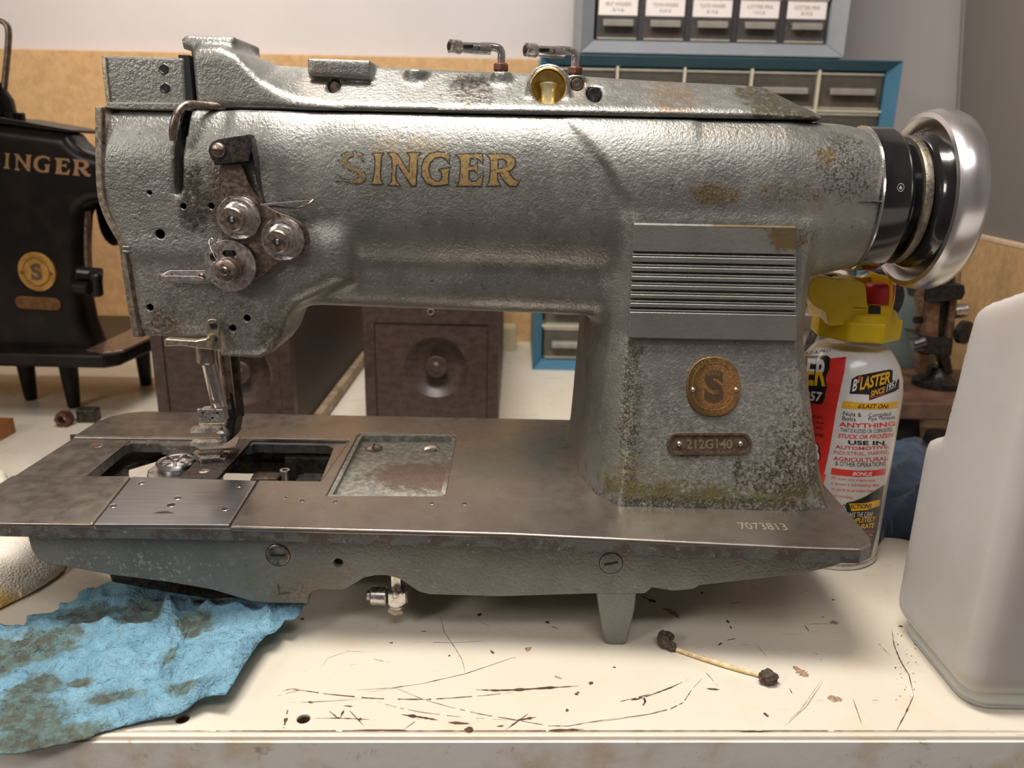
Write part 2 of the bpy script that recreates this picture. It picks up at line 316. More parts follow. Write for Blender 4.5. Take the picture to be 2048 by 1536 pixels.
# scratches and chips in the laminate, traced one by one
def scratch(g, pts, w, jit=.5, dash=0.0, sub=6):
    P = [atz(a, b, 0) for a, b in pts]; Q = []
    for i in range(len(P)-1):
        for k in range(sub): Q.append(P[i]+(P[i+1]-P[i])*k/sub)
    Q.append(P[-1]); n = len(Q)
    for i in range(n-1):
        if random.random() < dash: continue
        ww = []
        for j in (i, i+1):
            e = min(1, 3*min(j, n-1-j)/max(1, n-1)+.15); random.seed(j*7919+n*13+int(abs(P[0][0]*100))); ww.append(w*e*(1-jit+2*jit*random.random())/2)
        t = Q[i+1]-Q[i]; t /= np.linalg.norm(t)+1e-9; s = np.array([-t[1], t[0], 0]); up = np.array([0, 0, .004+.0005*(len(g.V) % 7)])
        g.add([Q[i]-s*ww[0]+up, Q[i+1]-s*ww[1]+up, Q[i+1]+s*ww[1]+up, Q[i]+s*ww[0]+up], [(0, 1, 2, 3)])
Z6 = lambda l: [(480+a/2.4976, 1040+b/2.4976) for a, b in l]
Z7 = lambda l: [(1180+a/2.3594, 1100+b/2.3594) for a, b in l]
g = G()
for l, w, d in [([(1000, 480), (1020, 560), (1075, 640), (1110, 700), (1125, 765)], .03, .0), ([(580, 850), (750, 840), (900, 820), (1120, 770), (1270, 720), (1378, 683)], .05, .0), ([(870, 610), (1060, 613), (1250, 604)], .03, .25),
                ([(1180, 848), (1280, 852), (1400, 848), (1550, 838), (1690, 830)], .16, .0), ([(190, 878), (300, 850), (440, 870), (640, 890), (760, 895), (930, 897), (1080, 888), (1240, 875), (1365, 862)], .07, .15),
                ([(255, 912), (400, 908), (640, 892)], .03, .1), ([(640, 860), (780, 840), (910, 895), (1050, 935), (1200, 970), (1380, 1000), (1540, 1028), (1640, 1030), (1750, 1010), (1860, 993), (2040, 972)], .05, .15),
                ([(370, 992), (480, 990), (590, 994), (650, 997)], .06, .0), ([(445, 955), (490, 990)], .06, 0), ([(520, 948), (500, 990)], .09, 0), ([(545, 950), (620, 1030)], .05, .2), ([(805, 972), (900, 985), (990, 1000)], .16, 0), ([(900, 990), (820, 1045)], .05, .3),
                ([(1325, 1050), (1440, 968)], .07, 0), ([(1380, 1002), (1480, 985)], .13, 0), ([(1040, 1012), (1150, 1018)], .14, .1), ([(1280, 1032), (1320, 1028)], .1, 0), ([(560, 1050), (830, 1049)], .08, 0), ([(1540, 1052), (1720, 1046)], .14, 0), ([(0, 1053), (500, 1053)], .03, 0),
                ([(1190, 482), (1202, 465)], .2, 0), ([(1528, 505), (1545, 518)], .22, 0), ([(1550, 530), (1590, 543)], .06, 0), ([(1740, 812), (1760, 818)], .22, 0), ([(1626, 950), (1642, 952)], .22, 0), ([(1675, 875), (1693, 858)], .15, 0), ([(2008, 885), (2025, 905), (2015, 928)], .08, 0),
                ([(900, 555), (935, 557)], .06, 0), ([(665, 695), (745, 711)], .05, .2), ([(745, 616), (765, 612)], .1, 0), ([(1250, 650), (1270, 670)], .14, 0), ([(1040, 677), (1052, 679)], .14, 0), ([(1120, 1045), (1165, 1050)], .35, 0), ([(340, 908), (365, 914)], .14, 0), ([(510, 928), (565, 932)], .08, .1),
                ([(305, 490), (320, 500)], .2, 0), ([(480, 986), (500, 992)], .15, 0), ([(590, 992), (610, 1000)], .13, 0), ([(1860, 735), (1880, 737)], .09, 0), ([(1900, 905), (1980, 890), (2048, 868)], .06, .3), ([(670, 905), (780, 935), (900, 960), (1100, 985), (1340, 1000)], .03, .3),
                ([(240, 940), (228, 1000), (215, 1050)], .12, .45)]: scratch(g, Z6(l), w, .55, d)
for l, w, d in [([(140, 715), (220, 705), (300, 680), (380, 650), (465, 610)], .08, .12), ([(0, 815), (120, 800), (280, 775), (380, 750), (440, 720), (480, 660), (530, 605)], .05, .2), ([(550, 655), (612, 659)], .13, 0), ([(250, 685), (262, 710), (248, 735)], .07, 0),
                ([(1423, 370), (1435, 450), (1465, 525), (1505, 590), (1528, 685)], .06, 0), ([(1528, 685), (1490, 770), (1445, 855)], .06, 0), ([(645, 330), (655, 345)], .16, 0), ([(660, 357), (668, 372)], .1, 0), ([(605, 450), (622, 438)], .12, .0), ([(640, 428), (690, 417)], .06, .0),
                ([(660, 253), (715, 247)], .05, 0), ([(1010, 353), (1035, 385)], .05, 0), ([(820, 768), (842, 788)], .18, 0), ([(108, 553), (122, 553)], .08, 0), ([(940, 650), (955, 680)], .04, 0), ([(1240, 700), (1282, 820)], .05, .1), ([(1350, 430), (1415, 497)], .04, .1), ([(0, 625), (14, 632)], .2, 0), 
                ([(545, 575), (605, 645)], .04, .5), ([(1140, 235), (1155, 235)], .14, 0), ([(1095, 316), (1103, 316)], .12, 0), ([(1455, 360), (1478, 360)], .16, 0), ([(1060, 480), (1100, 530)], .03, .2), ([(700, 858), (780, 856), (860, 857)], .07, 0), ([(275, 235), (312, 245)], .3, 0),
                ([(240, 215), (290, 240)], .1, 0), ([(520, 200), (535, 205)], .2, 0)]: scratch(g, Z7(l), w, .45, d)
for _ in range(60): 
    a = 1440+random.random()*110; b = 380+random.random()*330; g2 = [(a, b), (a+random.uniform(-7, 7), b+random.uniform(2, 9))]
    if random.random() < .6: scratch(g, Z7(g2), .05, .5, 0, 2)
xs = list(range(0, 2048, 24))
scratch(g, [(x, 1461.2) for x in xs if x > 200], .035, .6, .05, 2)
tag(g.out('scratches', MT['chip'], bench), 'dark brown scratches and chips', kind='stuff')
g = G()
for l, w in [([(345, 275), (385, 290), (425, 325)], .35), ([(960, 548), (1000, 580), (1030, 600)], .5), ([(1120, 700), (1190, 705)], .5), ([(1130, 345), (1170, 340)], .4), ([(1010, 350), (1130, 348)], .05), ([(1100, 620), (1020, 740), (920, 830)], .04), ([(1095, 610), (990, 760), (940, 800)], .03), ([(780, 440), (840, 510)], .04)]: scratch(g, Z7(l), w, .5, 0)
for l, w in [([(210, 855), (260, 843), (320, 855)], .1), ([(1570, 780), (1610, 795)], .12), ([(400, 740), (440, 690), (540, 655), (640, 660)], .03), ([(1200, 510), (1250, 530)], .05), ([(1425, 640), (1450, 650)], .5)]: scratch(g, Z6(l), w, .5, 0)
tag(g.out('scuffs', MT['chiplt'], bench), 'pale brown scuffs and stains', kind='stuff')

# ---------------------------------------------------------------- signed distance modelling of the cast body
def surfnet(D, o, h):
    sg = D < 0; nx, ny, nz = D.shape
    C = sg[:-1, :-1, :-1].astype(np.uint8)
    for a, b, c in [(1, 0, 0), (0, 1, 0), (0, 0, 1), (1, 1, 0), (1, 0, 1), (0, 1, 1), (1, 1, 1)]: C = C+sg[a:nx-1+a, b:ny-1+b, c:nz-1+c]
    act = np.argwhere((C > 0) & (C < 8)); n = len(act); idx = -np.ones(C.shape, np.int32); idx[tuple(act.T)] = np.arange(n)
    acc = np.zeros((n, 3)); cnt = np.zeros(n)
    cor = [(a, b, c) for a in (0, 1) for b in (0, 1) for c in (0, 1)]
    for p in cor:
        for ax in range(3):
            if p[ax]: continue
            qq = list(p); qq[ax] = 1
            d0 = D[act[:, 0]+p[0], act[:, 1]+p[1], act[:, 2]+p[2]]; d1 = D[act[:, 0]+qq[0], act[:, 1]+qq[1], act[:, 2]+qq[2]]
            k = (d0 < 0) != (d1 < 0); t = np.zeros(n); t[k] = d0[k]/(d0[k]-d1[k])
            P = np.tile(np.array(p, float), (n, 1)); P[:, ax] = t; acc[k] += P[k]; cnt[k] += 1
    V = (act+acc/cnt[:, None])*h+np.array(o); Fs = []
    for ax in range(3):
        s0 = [slice(None)]*3; s1 = [slice(None)]*3; s0[ax] = slice(0, -1); s1[ax] = slice(1, None)
        A, B = sg[tuple(s0)], sg[tuple(s1)]; e = np.argwhere(A != B); b, c = [(1, 2), (2, 0), (0, 1)][ax]
        e = e[(e[:, b] > 0) & (e[:, c] > 0) & (e[:, b] < D.shape[b]-1) & (e[:, c] < D.shape[c]-1)]
        if not len(e): continue
        fl = A[tuple(e.T)]
        def I(db, dc): f = e.copy(); f[:, b] -= db; f[:, c] -= dc; return idx[tuple(f.T)]
        qd = np.stack([I(1, 1), I(0, 1), I(0, 0), I(1, 0)], 1); qd[~fl] = qd[~fl][:, ::-1]; Fs.append(qd)
    return V, np.concatenate(Fs)
def smin(a, b, k): h = np.clip(.5+.5*(b-a)/k, 0, 1); return b*(1-h)+a*h-k*h*(1-h)
def smax(a, b, k): return -smin(-a, -b, k)
def poly2(px, pz, pts):                                 # signed distance to a polygon on arrays
    d = np.full(px.shape, 1e9, np.float32); ins = np.zeros(px.shape, bool); n = len(pts)
    for i in range(n):
        ax, az = pts[i]; bx, bz = pts[(i+1) % n]; ex, ez = bx-ax, bz-az; wx, wz = px-ax, pz-az
        t = np.clip((wx*ex+wz*ez)/(ex*ex+ez*ez+1e-12), 0, 1); d = np.minimum(d, (wx-ex*t)**2+(wz-ez*t)**2)
        if abs(bz-az) > 1e-9:
            c = ((az > pz) != (bz > pz)) & (px < (bx-ax)*(pz-az)/(bz-az)+ax); ins ^= c
    d = np.sqrt(d); return np.where(ins, -d, d)
def rbox2(a, b, ha, hb, r): qa, qb = np.abs(a)-ha+r, np.abs(b)-hb+r; return np.hypot(np.maximum(qa, 0), np.maximum(qb, 0))+np.minimum(np.maximum(qa, qb), 0)-r
def extr(d2, y, y0, y1, r):
    a = d2+r; b = np.abs(y-(y0+y1)/2)-(y1-y0)/2+r; return np.hypot(np.maximum(a, 0), np.maximum(b, 0))+np.minimum(np.maximum(a, b), 0)-r
h = .125; o = (-22., 37., 5.8); n3 = (int(42.5/h), int(13./h), int(21.4/h))
gx = (o[0]+h*np.arange(n3[0])).astype(np.float32); gy = (o[1]+h*np.arange(n3[1])).astype(np.float32); gz = (o[2]+h*np.arange(n3[2])).astype(np.float32)
X3, Y3, Z3 = gx[:, None, None], gy[None, :, None], gz[None, None, :]
ZS = 26.82
# shoulder profile shared by head and arm
YC = 44.1
def sup(y, z, hy, zc, hz, n): return ((np.abs((y-YC)/hy)**n+np.abs((z-zc)/hz)**n)**(1/n)-1)*min(hy, hz)
arm = sup(Y3, Z3, 3.65, 22.95, 4.75, 2.5)
roll = rbox2(Y3-44.3, Z3-(18.15-.018*(X3+11)), 2.95, 1.45, 1.35)
arm = smin(arm, roll, .9)
arm = smax(arm, np.abs(X3-(-2.5))-11.5, .3)             # x from -14 to 9
hp = [(208, 213), (207, 300), (210, 370), (222, 420), (245, 470), (253, 500), (262, 560), (272, 620), (283, 671), (438, 674), (442, 712), (522, 716), (546, 704), (564, 680), (582, 632), (600, 607), (700, 560), (700, 213)]
H2 = poly2(gx[:, None]+0*gz[None], gz[None]+0*gx[:, None], XZ(hp, 40.9))[:, None, :]
head = extr(H2, Y3, 40.15, 47.4, .55)
hs = np.where(Z3 > 22.9, sup(Y3, Z3, 3.95, 22.9, 4.75, 2.6), np.abs(Y3-YC)-3.95)
hs = smax(hs, (X3+13.0)*.55-(0*Z3)+0*Y3, 1.2) if False else hs
head = smax(head, hs, .2)
head = smax(head, (X3+11.6)*.8+(Z3-19)*0-.6, 1.6)       # the front face rolls away into the arm on its right
jaw = extr(H2, Y3, 40.2, 45.4, .85)
jaw = smax(jaw, Z3-21.0, 1.2); head = smax(head, 19.2-Z3, .6); head = smin(head, jaw, .22)
body = smin(arm, head, .8)
# big horizontal barrel over the column
x0z = np.interp(gz, [20, 21.6, 22.8, 24, 25.4, 27], [6.1, 6.0, 5.6, 4.9, 3.7, 2.2]).astype(np.float32)[None, None, :]
bt = np.clip((X3-13.6)/5.2, 0, 1); hy = 4.05-.55*bt; hzz = 4.85-1.2*bt; zc = 22.75+.12*bt
bar = ((np.abs((Y3-44.15)/hy)**2.3+np.abs((Z3-zc)/hzz)**2.3)**(1/2.3)-1)*3.8
bar = smax(bar, x0z-X3, .45); bar = smax(bar, X3-18.75, .25)
body = smin(body, bar, .35)
# column
pb = [(6.0, 38.35), (15.5, 38.15), (17.0, 38.6), (17.6, 40.5), (17.7, 49.5), (3.9, 49.5), (4.35, 42), (5.0, 39.8)]
pt = [(6.25, 40.55), (14.9, 40.4), (15.35, 40.9), (15.5, 42), (15.5, 47.6), (4.4, 47.6), (4.6, 43.2), (5.5, 41.2)]
ga, gb = gx[:, None]+0*gy[None], gy[None]+0*gx[:, None]
db, dt = poly2(ga, gb, pb)[:, :, None], poly2(ga, gb, pt)[:, :, None]
tt = np.clip((Z3-6.9)/9.1, 0, 1)**.85; cl = db*(1-tt)+dt*tt
cl = cl+.0; cl = smax(cl-.25, 6.4-Z3, .1)+.0; cl = smax(cl, Z3-21.8, .5)
body = smin(body, cl, .7)
inner = ((X3-4.9)**2+(Z3-15.2)**2)
body = smax(body, Z3-ZS, .18)
# foot fillet
body = np.where(Z3 < 7.6, np.minimum(body, body), body)
# take-up slot
sl = [(369, 200), (370, 265), (366, 312), (367, 369), (363, 389), (350, 389), (348, 281), (352, 225), (352, 200)]
s2 = poly2(gx[:, None]+0*gz[None], gz[None]+0*gx[:, None], XZ(sl, 40.3))[:, None, :]
body = np.maximum(body, -np.maximum(s2, Y3-46.5))
V, F = surfnet(body.astype(np.float32), o, h)
del body, bar, cl, arm, head, jaw, hs
mach = empty('industrial_sewing_machine', MO, 'large grey industrial sewing machine with flat bed and silver handwheel in the middle', 'sewing machine')
bodyo = link('body_casting', V, F, MT['paint'], mach, smooth=True)
def drill(ob, cuts, nm='cut'):                          # real holes through a boolean, cutters removed afterwards
    gg = G()
    for c in cuts: gg.add(*c)
    co = gg.out(nm, MT['black'], mach)
    md = ob.modifiers.new('holes', 'BOOLEAN'); md.operation = 'DIFFERENCE'; md.object = co; md.solver = 'EXACT'; md.use_self = False
    dg = bpy.context.evaluated_depsgraph_get(); me = bpy.data.meshes.new_from_object(ob.evaluated_get(dg)); ob.modifiers.clear()
    if len(me.polygons) > len(ob.data.polygons)*.5: ob.data = me
    bpy.data.objects.remove(co)
bvh = BVHTree.FromPolygons([Vector(v) for v in V], F.tolist())
def hit(px, py, default=40.5):
    r = ray(px, py); rr = bvh.ray_cast(Vector(CP), Vector(r)); 
    return np.array(rr[0]) if rr[0] is not None else aty(px, py, default)
HOLES = [(327, 470-0, 0), ]
hl = [(299, 385, .13), (367, 412, .16), (423, 412, .16), (320, 468, .26), (300, 615, .2), (465, 656, .2), (494, 636, .19), (336, 548, .13)]
cuts = []
for px, py, r in hl:
    p = hit(px, py); cuts.append(cyl(p-np.array([0, .6, 0]), p+np.array([0, 1.6, 0]), r, 16))
drill(bodyo, cuts)
for px, py, r in hl:
    p = hit(px, py); link('screw_hole', *lathe([(r*1.0, 1.5), (r*1.0, .25), (r*.85, .2), (r*.85, 1.5)], p, (0, 1, 0), 16, False), MT['blackst'], mach)

# head top block (left), behind the slot
tb = XZ([(213, 112), (371, 117), (376, 212), (220, 209), (218, 200)], 41.6)
link('head_top_block', *prism(tb, 41.3, 46.8, 'y', .12), MT['paintc'], mach)
tb = XZ([(219, 204), (378, 206), (378, 222), (210, 219), (210, 213)], 41.0); link('head_ledge', *prism(tb, 40.9, 46.8, 'y', .08), MT['paint'], mach)
link('slot_shade', *box(-16.9, -16.35, 41.42, 46.6, 26.6, 29.35, .03), MT['black'], mach)  # black strip that puts the gap's shade into colour, not a real part
for px, py in ((327, 138), (330, 176)):
    p = aty(px, py, 41.29); link('screw_hole', *lathe([(.27, .0), (.25, -.02), (.2, -.03), (.17, -.01), (.16, .01)], p, (0, 1, 0), 18, False), MT['darkst'], mach)
    link('hole', *lathe([(.165, -.012), (.001, -.014)], p, (0, 1, 0), 16), MT['black'], mach)
# face plate on the left end: a bent strip seen edge on, with its thin spacer
fp = [(196, 214), (196, 330), (199, 392), (212, 432), (232, 468), (243, 486), (246, 520), (257, 595), (271, 673)]
fo = smoothpts(XZ(fp, 40.4), 2); fi = [(x+.32, z) for x, z in fo]
link('face_plate', *prism(fo+fi[::-1], 40.1, 47.6, 'y', .04), MT['brass'], mach)
q_ = [(x+.33, z) for x, z in fo]; q2 = [(x+.42, z) for x, z in fo]
link('gasket', *prism(q_+q2[::-1], 40.3, 47.5, 'y', 0), MT['brsteel'], mach)
fo = XZ([(207, 113), (208, 135), (216, 207)], 41.4); fi = [(x+.22, z) for x, z in fo]; link('upper_face_plate', *prism(fo+fi[::-1], 41.2, 47, 'y', .03), MT['brass'], mach)
for py in (494, 503): p = aty(247, py, 40.1); link('rivet', *box(p[0]-.02, p[0]+.32, 40.02, 40.1, p[2]-.05, p[2]+.05, .02), MT['nickel'], mach)

# ---------------------------------------------------------------- cover along the top of the arm
o2 = (-17., 39.8, 26.0); n3 = (int(33.6/h), int(9.6/h), int(5.4/h))
gx = (o2[0]+h*np.arange(n3[0])).astype(np.float32); gy = (o2[1]+h*np.arange(n3[1])).astype(np.float32); gz = (o2[2]+h*np.arange(n3[2])).astype(np.float32)
X3, Y3, Z3 = gx[:, None, None], gy[None, :, None], gz[None, None, :]
zt = []
top = [(362, 78), (375, 66), (450, 70), (478, 80), (510, 108), (560, 129), (617, 132), (745, 131), (990, 142), (1150, 149), (1300, 159), (1500, 169), (1528, 173), (1590, 205), (1650, 236)]
xt = [aty(a, b, 44.3)[0] for a, b in top]; zz = [aty(a, b, 44.3)[2] for a, b in top]
rdg = [(362, 100), (380, 98), (440, 96), (470, 108), (520, 160), (560, 185), (600, 203), (660, 213), (740, 217), (1000, 219), (1300, 222), (1500, 224), (1650, 236)]
xr = [aty(a, b, 41.3)[0] for a, b in rdg]; zr = [aty(a, b, 41.3)[2] for a, b in rdg]
ZT = np.interp(gx, xt, zz).astype(np.float32)[:, None, None]; ZR = np.interp(gx, xr, zr).astype(np.float32)[:, None, None]
xl = aty(381, 150, 41)[0]; xrr = aty(1652, 232, 42)[0]
yy = np.maximum(41.3+0*Z3, 41.3)
cov = extr(np.maximum(np.maximum(xl-X3, X3-xrr), ZS+.05-Z3)+0*Y3, Y3, 41.25, 47.2, .3)
sl_ = ((Z3-ZR)-(np.minimum(Y3, 88.5-Y3)-41.25)*np.maximum((ZT-ZR)/2.95, .1))*.8
cov = smax(cov, sl_, .45); cov = smax(cov, Z3-ZT, .25)
# overhanging lip at the hump's left end
lip = [(362, 80), (376, 66), (450, 70), (440, 97), (395, 98), (364, 98)]
lp = poly2(gx[:, None]+0*gz[None], gz[None]+0*gx[:, None], XZ([(361, 82), (372, 70), (470, 73), (470, 118), (384, 118), (382, 102), (364, 97)], 42.4))[:, None, :]
cov = smin(cov, extr(lp, Y3, 42.2, 46.5, .25), .3)
# pad
pd = XZ([(617, 117), (742, 122), (742, 160), (618, 152)], 42.9); cov = smin(cov, extr(poly2(gx[:, None]+0*gz[None], gz[None]+0*gx[:, None], pd)[:, None, :], Y3, 42.6, 46., .12), .18)
# raised round boss of the oil sight and small bosses
def bal(c, r): return np.sqrt((X3-c[0])**2+(Y3-c[1])**2+(Z3-c[2])**2)-r
ps = aty(1097, 174, 42.2)
dd = np.hypot(X3-ps[0], np.maximum(Z3-ps[2], 0)+np.minimum(Z3-(ps[2]-.6), 0)*0)
sight = np.maximum(np.where(Z3 > ps[2], np.hypot(X3-ps[0], Z3-ps[2]), np.abs(X3-ps[0]))-1.12, np.maximum(42.15-Y3, ZS+.35-Z3)); sight = np.maximum(sight, Y3-46)
cov = smin(cov, sight, .15)
cov = np.maximum(cov, -np.maximum(np.hypot((X3-ps[0]), (Z3-ps[2]))-.86, Y3-43.4))
for a, b, r in [(832, 137, .62), (1002, 141, .55), (1150, 148, .55)]:
    p = aty(a, b, 43.6); cov = smin(cov, np.maximum(np.hypot(X3-p[0], Y3-43.6)-r, np.abs(Z3-(p[2]-.7))-.62)+0*Z3, .2)
for a, b, r in [(668, 174, .34), (1155, 168, .34), (1188, 190, .42)]:
    p = aty(a, b, 42.8); cov = np.maximum(cov, -(np.maximum(np.hypot(X3-p[0], Z3-p[2])-r, Y3-43.5)))
V2, F2 = surfnet(cov.astype(np.float32), o2, h)
link('arm_cover', V2, F2, MT['paintc'], mach, smooth=True)
del cov, lp, sight
for a, b, r in [(668, 174, .34), (1155, 168, .34), (1188, 190, .42)]:
    p = aty(a, b, 42.8); link('cover_screw', *lathe([(r*.82, -.25), (r*.9, -.2), (r*.95, .2)], (p[0], 43.25, p[2]), (0, 1, 0), 20), MT['brsteel'] if a < 1180 else MT['darkst'], mach)
link('seam', *box(-14.3, 15.1, 42.3, 47, ZS-.03, ZS+.09), MT['black'], mach)
si = link('oil_sight', *lathe([(.93, -.05), (.90, -.08), (.86, -.04), (.84, .9), (.5, 1.0), (.001, 1.0)], (ps[0], 42.2, ps[2]), (0, 1, 0), 40, False), MT['gold'], mach, smooth=True)
link('sight_well', *lathe([(.36, -.8), (.36, .0), (.5, .35), (.3, .45)], (ps[0], 42.75, ps[2]-.15), (0, 0, 1), 28), MT['goldpale'], mach, smooth=True)
link('sight_bezel', *lathe([(1.0, .0), (.99, -.04), (.93, -.07), (.87, -.04), (.86, .1)], (ps[0], 42.2, ps[2]), (0, 1, 0), 40, False), MT['brass'], mach, smooth=True)
def oiler(px, py, x0, x1, ytop):                         # thread guide post with its split horizontal arm
    b = aty(px, py, 43.6)
    n = link('lock_nut', *lathe([(.40, 0), (.43, .05), (.43, .3), (.36, .38)], (b[0], 43.6, b[2]-.2), (0, 0, 1), 6), MT['rusty'], mach)
    t = aty(px, ytop, 43.6); e = aty(x0+26, ytop-3, 42.9)
    P = smoothpts([(b[0], 43.6, b[2]-.3), (b[0], 43.6, t[2]-.55), (b[0]+.02, 43.6, t[2]), (b[0]-.55, 43.5, t[2]+.12), tuple(e)], 3)
    pst = link('thread_post', *tube(P, .21, 14), MT['chrome'], mach, smooth=True)
    aa = aty(px-22, ytop+1, 43.4); f = link('guide_arm', *tube([tuple(e), tuple(e*.5+aa*.5), tuple(aa)], [.27, .30, .26], 14), MT['chrome'], mach, smooth=True)
    s = aty(x0, ytop-6, 42.5); d = e-s
    link('ferrule', *lathe([(.20, 0), (.33, .04), (.34, .12), (.34, .62), (.30, .68)], s, d, 20), MT['nickel'], mach, smooth=True, angle=40)
    link('ferrule_bore', *lathe([(.2, -.012), (.001, -.015)], s, d, 16), MT['blackst'], mach)
    hh = e*.42+aa*.58; link('thread_eye', *cyl(hh+np.array([0, -.31, 0]), hh+np.array([0, -.2, 0]), .11, 12), MT['black'], mach)
    hh = e*.98+aa*.02; link('thread_slot', *box(hh[0]-.05, hh[0]+.55, hh[1]-.29, hh[1]-.2, hh[2]-.06, hh[2]+.13, .03), MT['blackst'], mach)
oiler(1002, 134, 898, 1000, 98); oiler(1150, 141, 1050, 1150, 105)

# ---------------------------------------------------------------- ribbed panel on the column
pl = XZ([(1268, 446), (1592, 448), (1595, 500), (1597, 600), (1592, 683), (1256, 684), (1262, 600), (1264, 500)], 39.9)
zt_, zb_ = pl[0][1], pl[4][1]
gz_ = [aty(1430, y, 39.85)[2] for y in (508, 529, 547.5, 565.5, 584, 601.5, 619.5)]
prof = [(40.9, zt_), (39.95, zt_), (39.82, zt_-.08), (39.80, gz_[0]+.1)]
for k, z in enumerate(gz_):
    prof += [(39.80, z+.07), (40.1, z+.045), (40.1, z-.03), (39.86, z-.06), (39.83, z-.13), (39.95, z-.15), (39.80, z-.20)]
prof += [(39.80, zb_+.08), (39.9, zb_), (40.9, zb_)]
def pans(x): return x
V, F = prism([(y, z) for y, z in prof], 0, 1, 'x')
xl0, xr0, xl1, xr1 = pl[0][0], pl[1][0], pl[5][0], pl[4][0]
V = [((lambda t: (xl0*t+xl1*(1-t)) if v[0] < .5 else (xr0*t+xr1*(1-t)))((v[2]-zb_)/(zt_-zb_)), v[1], v[2]) for v in V]
V, F = bev(V, F, .035, 1, 60)
q = M('ribbed_panel_paint'); c = q.mix(q.rng(q.noi(.4, 3), .3, .7), (.24, .24, .215), (.29, .29, .265)); c = q.mix(q.rng(q.noi(5, 6, .8), .66, .70), c, (.5, .49, .45))
c = q.mix(q.ma('MULTIPLY', q.spot(mo(14.2, 39.8, 21.2), (1.3, 5, .8), q.noi(2, 5, .7), 1.), .8), c, OR); c = q.mix(q.ma('MULTIPLY', q.spot(mo(11.5, 39.8, 21.7), (1.5, 5, .12), q.noi(2, 4), .6), .8), c, OR)
MT['panel'] = q.set(col=c, met=.65, ro=.42, nrm=q.bump(q.noi(5, 4), .35, .05))
link('ribbed_panel', V, F, MT['panel'], mach)
link('rib_floor', *box(max(xl0, xl1)+.1, min(xr0, xr1)-.1, 40.0, 41.2, zb_+.1, zt_-.1), MT['darkst'], mach)

# ---------------------------------------------------------------- badges
def colfront(px, py, d=39.5):                            # point on the column's sloped front
    r = ray(px, py); rr = bvh.ray_cast(Vector(CP), Vector(r)); return (np.array(rr[0]), np.array(rr[1])) if rr[0] is not None else (aty(px, py, d), np.array([0, -1., 0]))
def onplane(px, py, p0, n): r = ray(px, py); t = ((p0-CP)@n)/(r@n); return CP+r*t
def badge(cx, cy):
    p, _ = colfront(cx, cy); a, _ = colfront(cx, cy-60); b, _ = colfront(cx, cy+45); c, _ = colfront(cx+25, cy)
    u = c-p; u[1] = 0; u /= np.linalg.norm(u); v = a-b; v /= np.linalg.norm(v); n = np.cross(u, v); n /= np.linalg.norm(n)
    if n[1] > 0: n = -n
    return p+n*.02, u, v, n
def slab(outline, fr, t0, t1, w, mat, name, par, smooth=False):
    p, u, v, n = fr; VV, FF = prism(outline, 0, t1-t0, 'z', w)
    return link(name, [p+u*a+v*b+n*(c+t0) for a, b, c in VV], FF, mat, par, smooth=smooth)
fr = badge(1426, 773); p = fr[0]
hw = np.linalg.norm(onplane(1480, 773, p, fr[3])-p); hh_ = np.linalg.norm(onplane(1426, 714, p, fr[3])-onplane(1426, 834, p, fr[3]))/2
ov = [(hw*math.copysign(abs(math.cos(t))**.9, math.cos(t)), hh_*math.copysign(abs(math.sin(t))**.9, math.sin(t))) for t in np.linspace(0, 2*math.pi, 49)[:-1]]
medal = slab(ov, fr, -.12, .10, .05, MT['copper'], 'oval_medallion', mach)
def textmesh(s, shear=0., off=0., res=3):
    c = bpy.data.curves.new('t', 'FONT'); c.body = s; c.shear = shear; c.offset = off; c.resolution_u = res; ob = bpy.data.objects.new('t', c); COL.objects.link(ob)
    me = bpy.data.meshes.new_from_object(ob.evaluated_get(bpy.context.evaluated_depsgraph_get())); ob.name = 'x'
    bm = bmesh.new(); bm.from_mesh(me); bmesh.ops.triangulate(bm, faces=bm.faces[:]); V = np.array([v.co[:2] for v in bm.verts]); F = [[v.index for v in f.verts] for f in bm.faces]; bm.free()
    bpy.data.objects.remove(ob); bpy.data.meshes.remove(me); bpy.data.curves.remove(c)
    mn, mx = V.min(0), V.max(0); return (V-mn)/(mx-mn), F
def onslab(fr, t, cx, cz, w, h, s, mat, name, par, arc=None, raise_=.02, off=.01, shear=0):
    U, F = textmesh(s, shear, off); p, u, v, n = fr; P = []
    for a, b in U:
        if arc: th = arc[1]*(.5-a)+math.pi/2; r = arc[0]+(b-.5)*h; x, z = cx+r*math.cos(th), cz+r*math.sin(th)*arc[2]
        else: x, z = cx+(a-.5)*w, cz+(b-.5)*h
        P.append(p+u*x+v*z+n*(t+raise_))
    return link(name, P, F, mat, par)
MT['raised'] = metal('raised_copper', (.66, .42, .18), (.80, .55, .26), .3); MT['sunk'] = flat('sunk_brown', (.09, .055, .03), .5, met=.5); MT['badgehi'] = metal('worn_badge_face', (.30, .23, .17), (.36, .28, .21), .35, met=.7)
ring = slab(ov, fr, .1, .1001, 0, MT['copper'], 'x', mach); bpy.data.objects.remove(ring)
def rim(sx, w_, name, mat, t):
    a = [(x*sx, z*sx) for x, z in ov]; b = [(x*(sx-w_), z*(sx-w_)) for x, z in ov]; P, F = prism(a, 0, .025, 'z', 0, [b]); p, u, v, n = fr
    return link(name, [p+u*x+v*z+n*(c+t) for x, z, c in P], F, mat, mach)
rim(.80, .03, 'medallion_ring', MT['raised'], .095)
onslab(fr, .1, .0, .0, 0, .26, 'TRADE   MARK', MT['raised'], 'medallion_lettering', mach, (1.18, 1.9, 1.18))
onslab(fr, .1, .03, .02, 1.05, 1.75, 'S', MT['sunk'], 'medallion_emblem', mach, off=.05)
onslab(fr, .1, .0, -.1, 0, .20, 'SINGER', MT['raised'], 'medallion_lettering', mach, (.80, 1.0, 1.05), .03)
